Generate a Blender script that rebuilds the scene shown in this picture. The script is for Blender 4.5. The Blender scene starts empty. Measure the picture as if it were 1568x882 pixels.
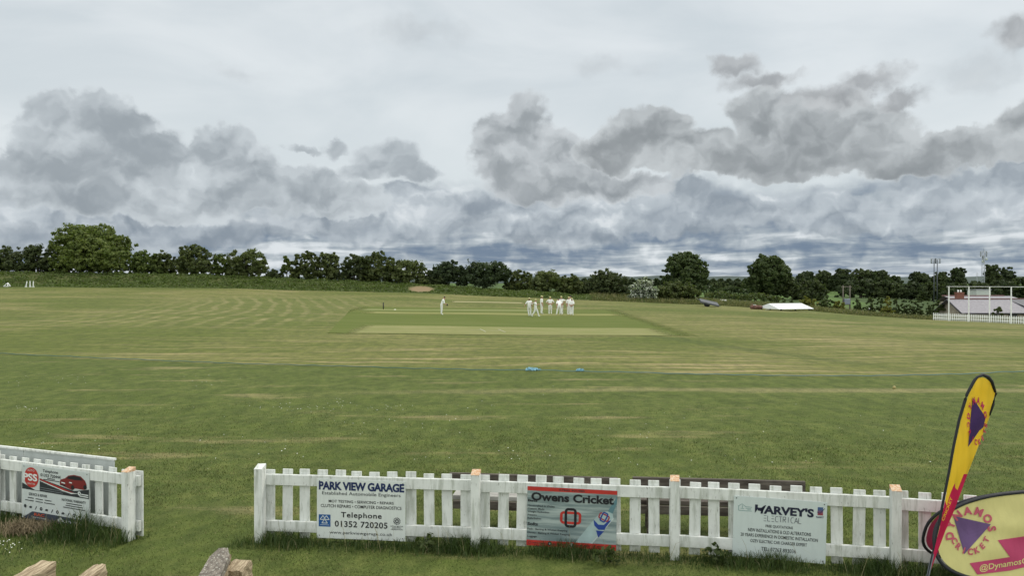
import bpy, bmesh, math, random
import numpy as np
from mathutils import Vector, Matrix, Euler
R = math.radians
sc = bpy.context.scene
COL = sc.collection
rng = np.random.default_rng(11)
random.seed(11)

# ------------------------------------------------------------------ camera
F, CX, HY, H = 1200.0, 784.0, 430.0, 3.65      # focal length in photo pixels, centre, horizon row, eye height
cam_d = bpy.data.cameras.new('camera'); cam = bpy.data.objects.new('camera', cam_d); COL.objects.link(cam)
cam_d.sensor_width = 36; cam_d.lens = 36 * F / 1568
cam.location = (0, 0, H); cam.rotation_euler = (R(90) - math.atan(11 / F), 0, 0)
cam_d.clip_start = 0.1; cam_d.clip_end = 30000
sc.camera = cam
sc.view_settings.view_transform = 'Standard'; sc.view_settings.look = 'None'
sc.view_settings.exposure = 0.0; sc.view_settings.gamma = 1
sc.view_settings.use_curve_mapping = False

# ------------------------------------------------------------------ node helpers
def s2l(c):
    return tuple((x / 255 / 12.92 if x / 255 <= 0.04045 else ((x / 255 + .055) / 1.055) ** 2.4) for x in c)
class NT:
    """small expression builder over a node tree"""
    def __init__(s, nt): s.nt = nt
    def n(s, t, **kw):
        o = s.nt.nodes.new(t)
        for k, v in kw.items(): setattr(o, k, v)
        return o
    def put(s, sock, v):
        if isinstance(v, bpy.types.NodeSocket): s.nt.links.new(v, sock)
        elif v is not None:
            if hasattr(sock.default_value, '__len__') and len(sock.default_value) == 4 and len(v) == 3: v = (*v, 1)
            sock.default_value = v
    def m(s, op, a, b=None, c=None, clamp=False):
        o = s.n('ShaderNodeMath', operation=op, use_clamp=clamp)
        for i, v in enumerate((a, b, c)): s.put(o.inputs[i], v)
        return o.outputs[0]
    def v(s, op, a, b=None, c=None):
        o = s.n('ShaderNodeVectorMath', operation=op)
        for i, x in enumerate((a, b, c)): s.put(o.inputs[i], x)
        return o.outputs['Value'] if op in ('DOT_PRODUCT', 'LENGTH', 'DISTANCE') else o.outputs[0]
    def xyz(s, x, y, z=0.0):
        o = s.n('ShaderNodeCombineXYZ')
        for i, q in enumerate((x, y, z)): s.put(o.inputs[i], q)
        return o.outputs[0]
    def sep(s, vec):
        o = s.n('ShaderNodeSeparateXYZ'); s.put(o.inputs[0], vec); return o.outputs
    def noise(s, vec, scale, detail=4, rough=.5, dist=0.0, color=False, lac=2.0):
        o = s.n('ShaderNodeTexNoise'); s.put(o.inputs['Vector'], vec)
        s.put(o.inputs['Scale'], scale); s.put(o.inputs['Detail'], detail); s.put(o.inputs['Roughness'], rough)
        s.put(o.inputs['Distortion'], dist); s.put(o.inputs['Lacunarity'], lac)
        return o.outputs['Color'] if color else o.outputs[0]
    def step(s, v, a, b, lo=0.0, hi=1.0, smooth=True):
        o = s.n('ShaderNodeMapRange', interpolation_type='SMOOTHSTEP' if smooth else 'LINEAR')
        s.put(o.inputs[0], v); s.put(o.inputs[1], a); s.put(o.inputs[2], b); s.put(o.inputs[3], lo); s.put(o.inputs[4], hi)
        return o.outputs[0]
    def mix(s, f, a, b, mode='MIX'):
        o = s.n('ShaderNodeMix', data_type='RGBA', blend_type=mode)
        s.put(o.inputs[0], f); s.put(o.inputs[6], a); s.put(o.inputs[7], b)
        return o.outputs[2]

# ------------------------------------------------------------------ sky and sun
SUN_EL, SUN_AZ = R(52), R(62)        # azimuth to the right of the view direction
world = bpy.data.worlds.new('World'); sc.world = world; world.use_nodes = True
def build_sky():
    nt = world.node_tree; nt.nodes.clear(); T = NT(nt)
    tc = T.n('ShaderNodeTexCoord').outputs['Generated']
    d = T.v('NORMALIZE', tc); x, y, z = T.sep(d)
    az = T.m('ARCTAN2', x, y); el = T.m('ARCSINE', z)
    sky = T.n('ShaderNodeTexSky', sky_type='NISHITA', sun_disc=False)
    sky.sun_elevation = SUN_EL; sky.sun_rotation = SUN_AZ
    K = 10.0                                         # background strength is 0.1
    def C(c): return tuple(v * K for v in s2l(c))
    P = T.xyz(az, el)
    # perspective cloud-sheet coordinates: bands crowd towards the horizon
    zz = T.m('ADD', T.m('MAXIMUM', z, 0.0), 0.075)
    Q = T.xyz(T.m('DIVIDE', x, zz), T.m('DIVIDE', y, zz))
    # warp for billowing edges
    w1 = T.v('SUBTRACT', T.noise(P, 14, 3, .55, color=True), (.5, .5, .5))
    w2 = T.v('SUBTRACT', T.noise(P, 46, 4, .6, color=True), (.5, .5, .5))
    PW = T.v('MULTIPLY_ADD', w1, (.07, .055, 0), P)
    PW = T.v('MULTIPLY_ADD', w2, (.024, .022, 0), PW)
    def blobs(lst):
        dm = None
        for px, py, rx, ry in lst:
            a = math.atan((px - CX) / F); e = math.atan((HY - py) / math.hypot(F, px - CX))
            sx = F / rx / math.cos(a) ** 2; sy = F / ry / math.cos(a)
            q = T.v('MULTIPLY_ADD', PW, (sx, sy, 0), (-a * sx, -e * sy, 0))
            t = T.v('DOT_PRODUCT', q, q)
            dm = t if dm is None else T.n_smin(dm, t)
        return T.m('SUBTRACT', 1.0, T.m('SQRT', T.m('MAXIMUM', dm, 0.0)))
    def smin(a, b):
        o = T.n('ShaderNodeMath', operation='SMOOTH_MIN'); T.put(o.inputs[0], a); T.put(o.inputs[1], b); o.inputs[2].default_value = .25
        return o.outputs[0]
    T.n_smin = smin
    # relief of the cloud bodies: difference of two shifted samples, lit from above
    PS = T.v('MULTIPLY', P, (1, 1.25, 1))
    PR = T.v('MULTIPLY', PW, (1, 1.25, 1))
    def billow(vec, scale, det):
        o = T.n('ShaderNodeTexVoronoi', feature='SMOOTH_F1', voronoi_dimensions='2D', normalize=False); T.put(o.inputs['Vector'], vec)
        o.inputs['Scale'].default_value = scale; o.inputs['Detail'].default_value = det; o.inputs['Roughness'].default_value = .5; o.inputs['Lacunarity'].default_value = 2.1; o.inputs['Smoothness'].default_value = .35
        return T.m('MULTIPLY_ADD', o.outputs['Distance'], -.85, 1.0)
    b0 = billow(PR, 13, 3.0); b1 = billow(T.v('ADD', PR, (-.004, .014, 0)), 13, 3.0)
    r0 = T.noise(PR, 11, 5, .45)
    n_a = T.noise(PR, 9, 3, .5); n_b = T.noise(T.v('ADD', PR, (-.006, .022, 0)), 9, 3, .5)
    relief = T.m('SUBTRACT', n_a, n_b)
    s0 = T.noise(PS, 38, 5, .55)
    fine = T.m('SUBTRACT', b0, b1)
    # high bright veil
    veil = T.noise(T.v('MULTIPLY', P, (2.2, 6, 1)), 1.6, 5, .5, .4)
    top = T.mix(T.step(veil, .32, .7), C((207, 216, 221)), C((228, 234, 237)))
    col = T.mix(.94, sky.outputs[0], top)
    glow = T.step(el, .02, .2)
    col = T.mix(T.m('MULTIPLY', T.step(el, .30, .10), .5), col, C((221, 229, 232)))
    # overcast zenith is brighter than the horizon
    up = T.step(el, .38, .95)
    # ---- distant stratocumulus bands near the horizon
    n1 = T.noise(T.v('MULTIPLY', Q, (1.3, 1.0, 1)), 1.0, 7, .56, .6)
    n2 = T.noise(T.v('MULTIPLY', Q, (.36, .60, 1)), 1.0, 4, .5, .3)
    nb = T.m('MULTIPLY_ADD', n2, .55, T.m('MULTIPLY', n1, .55))
    nb = T.m('ADD', nb, T.m('ADD', T.m('MULTIPLY', relief, .6), T.m('MULTIPLY', fine, .16)))
    low = T.mix(T.step(nb, .40, .60), C((130, 144, 160)), C((176, 186, 193)))
    low = T.mix(T.step(nb, .55, .70), low, C((222, 228, 232)))
    # bluer band just above the trees, opening to white right at the horizon on the right
    blue = T.m('MULTIPLY', T.step(el, .004, .022), T.step(el, .085, .04))
    low = T.mix(T.m('MULTIPLY', blue, T.step(nb, .62, .40, 0, .55)), low, C((108, 128, 152)))
    hz = T.m('MULTIPLY', T.step(el, .022, .004), T.step(n1, .38, .6))
    low = T.mix(T.m('MULTIPLY', hz, .75), low, C((224, 230, 234)))
    ragged = T.m('ADD', el, T.m('MULTIPLY', T.m('SUBTRACT', r0, .5), .11))
    col = T.mix(T.step(ragged, .135, .075), col, low)
    # ---- mid grey cumulus field
    mid = blobs([(60, 330, 150, 40), (260, 345, 200, 36), (520, 335, 160, 38), (720, 330, 120, 40), (860, 335, 160, 46), (1000, 300, 130, 34), (100, 350, 200, 40),
                 (1050, 330, 160, 34), (1260, 320, 170, 40), (1460, 300, 150, 55), (1600, 260, 110, 80), (640, 300, 60, 26), (-40, 300, 90, 60)])
    dm = T.m('MULTIPLY_ADD', T.m('SUBTRACT', b0, .5), .5, T.m('MULTIPLY_ADD', T.m('SUBTRACT', r0, .5), 1.3, T.m('ADD', mid, .1)))
    am = T.step(dm, -.02, .30)
    sm = T.m('ADD', T.m('MULTIPLY', relief, 3.0), T.m('MULTIPLY', fine, 1.0))
    cm = T.mix(T.step(sm, -.6, .6), C((138, 149, 160)), C((192, 201, 208)))
    cm = T.mix(T.step(sm, .32, .75), cm, C((222, 228, 232)))
    col = T.mix(T.m('MULTIPLY', am, .85), col, cm)
    # ---- the two big cumulus banks
    def bank(lst, dark, light, col, soft=.22, amp=.42, dens=.93):
        b = blobs(lst)
        dd = T.m('MULTIPLY_ADD', T.m('SUBTRACT', r0, .5), amp * .9, T.m('ADD', b, .12))
        dd = T.m('MULTIPLY_ADD', T.m('SUBTRACT', b0, .52), amp * .75, dd)
        dd = T.m('MULTIPLY_ADD', T.m('SUBTRACT', s0, .5), amp * .45, dd)
        a = T.step(dd, 0.0, soft)
        sh = T.m('ADD', T.m('MULTIPLY', relief, 2.6), T.m('MULTIPLY', fine, 1.3))
        sh = T.m('ADD', sh, T.step(dd, .75, .0, -.22, .42))
        sh = T.m('ADD', sh, T.m('MULTIPLY', T.m('SUBTRACT', T.noise(P, 5.5, 2, .5), .5), 1.6))
        c = T.mix(T.step(sh, -.8, .85), C(dark), C(light))
        c = T.mix(T.m('MULTIPLY', T.step(dd, .24, .02), .45), c, C((222, 229, 233)))     # thin edges let the bright veil through
        return T.mix(T.m('MULTIPLY', a, dens), col, c)
    col = bank([(75, 195, 62, 66), (60, 250, 60, 60), (150, 190, 66, 58), (200, 225, 60, 60), (120, 270, 120, 60), (230, 255, 100, 60), (345, 230, 62, 50),
                (385, 262, 60, 50), (300, 295, 190, 42), (470, 285, 80, 36), (530, 305, 90, 30), (180, 310, 200, 36)],
               (150, 159, 166), (203, 211, 216), col)
    col = bank([(590, 238, 58, 30), (640, 262, 46, 22), (515, 220, 26, 16), (468, 226, 32, 9), (560, 260, 50, 20)],
               (156, 165, 172), (200, 208, 213), col, .45)
    col = bank([(790, 205, 62, 58), (770, 240, 60, 44), (850, 240, 70, 52), (850, 282, 120, 34), (950, 285, 80, 24)],
               (146, 153, 158), (202, 208, 212), col)
    col = bank([(995, 205, 72, 46), (940, 230, 60, 34), (1060, 235, 110, 38), (1170, 185, 66, 52), (1240, 205, 120, 62), (1330, 205, 90, 52),
                (1210, 240, 190, 34), (1390, 235, 100, 38), (1480, 225, 90, 30), (1560, 200, 70, 50)],
               (138, 144, 148), (196, 202, 205), col)
    col = bank([(1115, 106, 50, 20), (1175, 124, 80, 18), (1320, 125, 80, 26), (1385, 150, 56, 18), (1555, 50, 74, 34), (1260, 150, 90, 26)],
               (150, 154, 158), (196, 200, 203), col, .7, .75, .85)
    col = bank([(640, 45, 100, 34), (1480, 110, 120, 40), (380, 105, 70, 22), (920, 95, 70, 24)],
               (186, 193, 198), (206, 212, 216), col, 1.1, 1.0, .5)
    bright = T.mix(up, (1, 1, 1, 1), (2.0, 1.92, 1.76, 1))
    back = T.step(y, .1, -.4)
    bright = T.mix(back, bright, (2.05, 1.97, 1.82, 1))
    col = T.mix(1.0, col, bright, 'MULTIPLY')
    bg = T.n('ShaderNodeBackground'); T.put(bg.inputs[0], col); bg.inputs[1].default_value = .1
    out = T.n('ShaderNodeOutputWorld'); nt.links.new(bg.outputs[0], out.inputs[0])
build_sky()
sun_d = bpy.data.lights.new('sun', 'SUN'); sun = bpy.data.objects.new('sun', sun_d); COL.objects.link(sun)
sun_d.energy = 1.6; sun_d.angle = R(14); sun_d.color = (1, .93, .82)
sun.rotation_euler = (R(90) - SUN_EL, 0, -SUN_AZ + R(180))
sun.location = (60, 60, 80)

# ------------------------------------------------------------------ object helpers
def tag(o, label=None, cat=None, group=None, kind=None):
    if label: o['label'] = label
    if cat: o['category'] = cat
    if group: o['group'] = group
    if kind: o['kind'] = kind
    return o
def thing(name, label, cat, loc=(0, 0, 0), rz=0.0, group=None):
    o = bpy.data.objects.new(name, None); COL.objects.link(o); o.empty_display_size = .2
    o.location = loc; o.rotation_euler = (0, 0, rz)
    return tag(o, label, cat, group)
def link(name, me, parent=None, loc=None, rz=None):
    o = bpy.data.objects.new(name, me); COL.objects.link(o)
    if parent: o.parent = parent
    if loc: o.location = loc
    if rz is not None: o.rotation_euler = (0, 0, rz)
    return o
def copy_tree(o, parent=None):
    c = o.copy(); COL.objects.link(c)
    if parent: c.parent = parent
    for ch in list(o.children): copy_tree(ch, c)
    return c
class MB:
    """collects faces, builds ONE mesh object"""
    def __init__(s): s.v = []; s.f = []; s.mi = []; s.sm = []
    def add(s, vs, fs, mi=0, M=None, smooth=False):
        b = len(s.v)
        for p in vs:
            p = Vector(p)
            s.v.append(tuple(M @ p if M is not None else p))
        for q in fs: s.f.append(tuple(b + i for i in q)); s.mi.append(mi); s.sm.append(smooth)
        return s
    def box(s, c, d, mi=0, M=None, bev=0.0):
        x, y, z = (q / 2 for q in d); cx, cy, cz = c
        if bev > 0:
            bm = bmesh.new(); bmesh.ops.create_cube(bm, size=1)
            for v in bm.verts: v.co = Vector((v.co.x * d[0] + cx, v.co.y * d[1] + cy, v.co.z * d[2] + cz))
            bmesh.ops.bevel(bm, geom=bm.edges[:], offset=bev, segments=1, affect='EDGES', clamp_overlap=True)
            bm.verts.index_update()
            s.add([v.co[:] for v in bm.verts], [[v.index for v in f.verts] for f in bm.faces], mi, M); bm.free(); return s
        vs = [(cx + i * x, cy + j * y, cz + k * z) for i in (-1, 1) for j in (-1, 1) for k in (-1, 1)]
        return s.add(vs, [(0, 1, 3, 2), (4, 6, 7, 5), (0, 4, 5, 1), (2, 3, 7, 6), (0, 2, 6, 4), (1, 5, 7, 3)], mi, M)
    def tube(s, pts, rad, n=8, mi=0, M=None, cap=True):
        pts = [Vector(p) for p in pts]
        if not hasattr(rad, '__len__'): rad = [rad] * len(pts)
        rings = []
        for i, p in enumerate(pts):
            t = (pts[min(i + 1, len(pts) - 1)] - pts[max(i - 1, 0)]).normalized()
            a = t.cross(Vector((0, 0, 1)) if abs(t.z) < .95 else Vector((1, 0, 0))).normalized(); b = t.cross(a)
            rings.append([p + (a * math.cos(2 * math.pi * k / n) + b * math.sin(2 * math.pi * k / n)) * rad[i] for k in range(n)])
        vs = [q for r in rings for q in r]
        fs = [(i * n + k, i * n + (k + 1) % n, (i + 1) * n + (k + 1) % n, (i + 1) * n + k) for i in range(len(pts) - 1) for k in range(n)]
        if cap: fs += [tuple(range(n)), tuple(range((len(pts) - 1) * n + n - 1, (len(pts) - 1) * n - 1, -1))]
        return s.add(vs, fs, mi, M, True)
    def ball(s, c, r, mi=0, M=None, nu=10, nv=7):
        if not hasattr(r, '__len__'): r = (r, r, r)
        vs = [(c[0], c[1], c[2] - r[2])]
        for j in range(1, nv):
            t = -math.pi / 2 + math.pi * j / nv
            vs += [(c[0] + r[0] * math.cos(t) * math.cos(2 * math.pi * k / nu), c[1] + r[1] * math.cos(t) * math.sin(2 * math.pi * k / nu), c[2] + r[2] * math.sin(t)) for k in range(nu)]
        vs.append((c[0], c[1], c[2] + r[2])); L = len(vs) - 1
        fs = [(0, 1 + (k + 1) % nu, 1 + k) for k in range(nu)]
        fs += [(1 + j * nu + k, 1 + j * nu + (k + 1) % nu, 1 + (j + 1) * nu + (k + 1) % nu, 1 + (j + 1) * nu + k) for j in range(nv - 2) for k in range(nu)]
        fs += [(L, 1 + (nv - 2) * nu + k, 1 + (nv - 2) * nu + (k + 1) % nu) for k in range(nu)]
        return s.add(vs, fs, mi, M, True)
    def prism(s, poly, y0, y1, mi=0, M=None):
        """polygon in x,z extruded from y0 to y1"""
        n = len(poly)
        vs = [(x, y0, z) for x, z in poly] + [(x, y1, z) for x, z in poly]
        return s.add(vs, [tuple(range(n)), tuple(range(2 * n - 1, n - 1, -1))] + [(i, i + n, (i + 1) % n + n, (i + 1) % n) for i in range(n)], mi, M)
    def build(s, name, mats, parent=None, loc=None, rz=None, mesh_only=False):
        me = bpy.data.meshes.new(name); me.from_pydata(s.v, [], s.f)
        for m in (mats if isinstance(mats, (list, tuple)) else [mats]): me.materials.append(m)
        me.polygons.foreach_set('material_index', s.mi); me.polygons.foreach_set('use_smooth', s.sm)
        bm = bmesh.new(); bm.from_mesh(me); bmesh.ops.recalc_face_normals(bm, faces=bm.faces); bm.to_mesh(me); bm.free()
        me.update()
        return me if mesh_only else link(name, me, parent, loc, rz)
def np_mesh(name, verts, faces, mats, parent=None, smooth=False):
    """verts (N,3), faces (M,k) numpy -> object"""
    me = bpy.data.meshes.new(name); k = faces.shape[1]
    me.vertices.add(len(verts)); me.vertices.foreach_set('co', np.ascontiguousarray(verts, np.float32).ravel())
    me.loops.add(faces.size); me.loops.foreach_set('vertex_index', np.ascontiguousarray(faces, np.int32).ravel())
    me.polygons.add(len(faces)); me.polygons.foreach_set('loop_start', np.arange(0, faces.size, k, dtype=np.int32))
    if smooth: me.polygons.foreach_set('use_smooth', np.ones(len(faces), bool))
    for m in (mats if isinstance(mats, (list, tuple)) else [mats]): me.materials.append(m)
    me.update(calc_edges=True); me.validate()
    return link(name, me, parent)

# ------------------------------------------------------------------ materials
def mat(name, fn):
    m = bpy.data.materials.new(name); m.use_nodes = True
    nt = m.node_tree; nt.nodes.clear(); T = NT(nt)
    out = T.n('ShaderNodeOutputMaterial'); nt.links.new(fn(T), out.inputs[0]); return m
def bsdf(T, col, rough=.6, bump=None, bstr=.3, bdist=.01, metal=0.0, spec=.4):
    b = T.n('ShaderNodeBsdfPrincipled'); T.put(b.inputs['Base Color'], col); T.put(b.inputs['Roughness'], rough)
    T.put(b.inputs['Metallic'], metal); T.put(b.inputs['Specular IOR Level'], spec)
    if bump is not None:
        q = T.n('ShaderNodeBump'); q.inputs['Strength'].default_value = bstr; q.inputs['Distance'].default_value = bdist
        T.put(q.inputs['Height'], bump); T.nt.links.new(q.outputs[0], b.inputs['Normal'])
    return b.outputs[0]
def pos(T): return T.n('ShaderNodeNewGeometry').outputs['Position']
def obj_co(T): return T.n('ShaderNodeTexCoord').outputs['Object']
def plain(name, c, rough=.6, var=.12, scale=9, metal=0.0, spec=.4, bstr=.15):
    def fn(T):
        n = T.noise(obj_co(T), scale, 5, .6)
        a = tuple(x * (1 - var) for x in c); b = tuple(min(1, x * (1 + var)) for x in c)
        return bsdf(T, T.mix(T.step(n, .3, .7), a, b), rough, n, bstr, .004, metal, spec)
    return mat(name, fn)
def leafy(name, c1, c2, tint=None, trans=.34, clump=1.2, rough=.55):
    def fn(T):
        g = T.n('ShaderNodeNewGeometry'); rnd = g.outputs['Random Per Island']
        n = T.noise(g.outputs['Position'], clump, 3, .5)
        f = T.m('ADD', T.m('MULTIPLY', rnd, .55), T.m('MULTIPLY', T.step(n, .35, .65), .5), clamp=True)
        c = T.mix(f, c1, c2)
        if tint: c = T.mix(T.step(rnd, tint[1], tint[1] + .02), c, tint[0])
        d = bsdf(T, c, rough, spec=.25)
        t = T.n('ShaderNodeBsdfTranslucent'); T.put(t.inputs[0], T.mix(1.0, c, (1.1, 1.3, .6, 1), 'MULTIPLY'))
        mx = T.n('ShaderNodeMixShader'); mx.inputs[0].default_value = trans
        T.nt.links.new(d, mx.inputs[1]); T.nt.links.new(t.outputs[0], mx.inputs[2]); return mx.outputs[0]
    return mat(name, fn)
def white_paint(name, c=(.70, .715, .69), grime=.75, streak=(13, 13, 1.8)):
    def fn(T):
        g = T.n('ShaderNodeObjectInfo').outputs['Random']
        p = T.v('ADD', obj_co(T), T.xyz(T.m('MULTIPLY', g, 37.0), T.m('MULTIPLY', g, 11.0), T.m('MULTIPLY', g, 23.0)))
        a = T.noise(T.v('MULTIPLY', p, streak), 1.0, 6, .65)
        b = T.noise(p, 3.0, 4, .6)
        k = T.noise(T.v('MULTIPLY', p, (60, 60, 9)), 1.0, 5, .7)
        col = T.mix(T.step(b, .35, .7), c, tuple(x * .84 for x in c))
        col = T.mix(T.m('MULTIPLY', T.step(a, .47, .68), grime), col, (.36, .38, .33))
        col = T.mix(T.m('MULTIPLY', T.step(k, .60, .66), T.step(b, .44, .58)), col, (.17, .16, .135))
        gz_ = T.sep(obj_co(T))[2]; base = T.m('MULTIPLY', T.step(gz_, .30, .02), T.step(T.noise(p, 18, 4, .6), .34, .6, .3, 1.0))
        col = T.mix(T.m('MULTIPLY', base, .55), col, (.25, .28, .19))        # algae and splashed mud near the soil
        return bsdf(T, col, .65, k, .25, .003, spec=.3)
    return mat(name, fn)

# ------------------------------------------------------------------ the ground
A_K = np.array([-.65, -.40, -.12, .10, .25, .38, .54, .65])
Y_K = np.array([-40, 40, 75, 100, 120, 126, 131, 160, 220, 350, 700, 3000, 9000.])
Z_K = np.array([[0] * 8, [0] * 8,
    [.95, .80, .38, .12, .02, -.22, -.70, -.85],
    [1.80, 1.50, .90, .30, 0, -.38, -1.35, -1.75],
    [2.65, 2.40, 1.50, .48, -.05, -.85, -3.0, -3.5],
    [2.85, 2.62, 1.70, .60, -.10, -1.1, -3.3, -3.8],
    [5.10, 4.55, 2.95, 1.15, -.15, -1.3, -3.6, -4.0],
    [5.10, 4.50, 2.60, .70, -.35, -1.6, -3.6, -4.0],
    [4.0, 3.5, 1.5, .0, -.8, -1.7, -3.0, -3.4],
    [2.0, 2.0, .0, -1.0, -1.5, -1.6, -2.0, -2.4],
    [0, 0, -1, -2, -2.5, -2.5, -3, -3],
    [-2, -2, -3, -4, -4, -4, -4, -4], [-4] * 8])
def gz(X, Y):
    X = np.asarray(X, float); Y = np.asarray(Y, float)
    a = np.clip(X / np.maximum(Y, 20.0), A_K[0], A_K[-1] - 1e-9)
    i = np.clip(np.searchsorted(A_K, a, 'right') - 1, 0, len(A_K) - 2)
    j = np.clip(np.searchsorted(Y_K, Y, 'right') - 1, 0, len(Y_K) - 2)
    u = (a - A_K[i]) / (A_K[i + 1] - A_K[i]); w = np.clip((Y - Y_K[j]) / (Y_K[j + 1] - Y_K[j]), 0, 1)
    z = (Z_K[j, i] * (1 - u) + Z_K[j, i + 1] * u) * (1 - w) + (Z_K[j + 1, i] * (1 - u) + Z_K[j + 1, i + 1] * u) * w
    und = .03 * np.sin(X * .31 + Y * .17) * np.sin(Y * .23 - X * .11) * np.clip((Y - 14) / 20, 0, 1)
    return z + und
def gzf(x, y): return float(gz(x, y))
def spot(px, py, y0=6.0, y1=900.0):
    """point of the ground seen along a measured direction"""
    a = (px - CX) / F; s = (HY - py) / F
    Y = np.concatenate([np.arange(y0, 160, .05), np.arange(160, y1, .5)])
    d = H + s * Y - gz(a * Y, Y); k = int(np.argmax(d <= 0)) if (d <= 0).any() else len(Y) - 1
    return Vector((a * Y[k], Y[k], gzf(a * Y[k], Y[k])))
def at(px, py, Y): return Vector(((px - CX) / F * Y, Y, H + (HY - py) / F * Y))
def ax(px, Y): return (px - CX) / F * Y

ROPE = [(-420, 508), (-200, 523), (0, 543), (200, 552), (400, 559.5), (600, 565), (784, 568.5), (900, 571), (1100, 575.5), (1280, 578), (1420, 576.5), (1568, 571), (1760, 560)]
rope_xy = np.array([spot(a, b)[:2] for a, b in ROPE])
EDGE_A = np.array([-1.2, -.653, -.40, -.12, .10, .25, .38, .54, .653, 1.2]); EDGE_Y = np.array([118, 121, 123, 125, 124, 119, 113.5, 101, 94.5, 80])
def edge_y(X, Y): return np.interp(X / np.maximum(Y, 20), EDGE_A, EDGE_Y)
def build_ground():
    Y = np.concatenate([np.arange(-40, 8, 4), np.arange(8, 26, .8), np.arange(26, 44, .35), np.arange(44, 135, .8), np.geomspace(135, 9000, 70)])
    c = np.linspace(-1.15, 1.15, 271); c = np.sign(c) * (np.abs(c) ** 1.15)
    YY, CC = np.meshgrid(Y, c, indexing='ij'); XX = CC * (np.maximum(YY, 0) + 34)
    V = np.stack([XX, YY, gz(XX, YY)], -1).reshape(-1, 3)
    n = len(c); I = np.arange((len(Y) - 1) * n).reshape(-1, n)[:, :-1].ravel()
    Fc = np.stack([I, I + 1, I + n + 1, I + n], -1)
    o = np_mesh('ground', V, Fc, ground_mat(), smooth=True); tag(o, kind='structure')
    X, Yv = V[:, 0], V[:, 1]
    ry = np.interp(X, rope_xy[:, 0], rope_xy[:, 1])
    eg = Yv - edge_y(X, Yv)
    inside = np.clip((Yv - ry) / .5 + .5, 0, 1) * np.clip(-eg / 1.0 + .5, 0, 1)
    rough = np.clip(eg / 1.0 + .5, 0, 1)
    e = spot(644, 445.5); earth = np.clip(1.4 - np.hypot((X - e.x) / 2.3, (Yv - e.y - 1.2) / 2.2), 0, 1)
    arcs = np.clip((X + 41) / 8, 0, 1) * np.clip((-13 - X) / 6, 0, 1) * np.clip((Yv - 52) / 10, 0, 1) * np.clip((112 - Yv) / 14, 0, 1)
    at_ = o.data.color_attributes.new('zone', 'FLOAT_COLOR', 'POINT')
    at_.data.foreach_set('color', np.stack([inside, rough, earth, arcs], -1).astype(np.float32).ravel())
    return o
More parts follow.
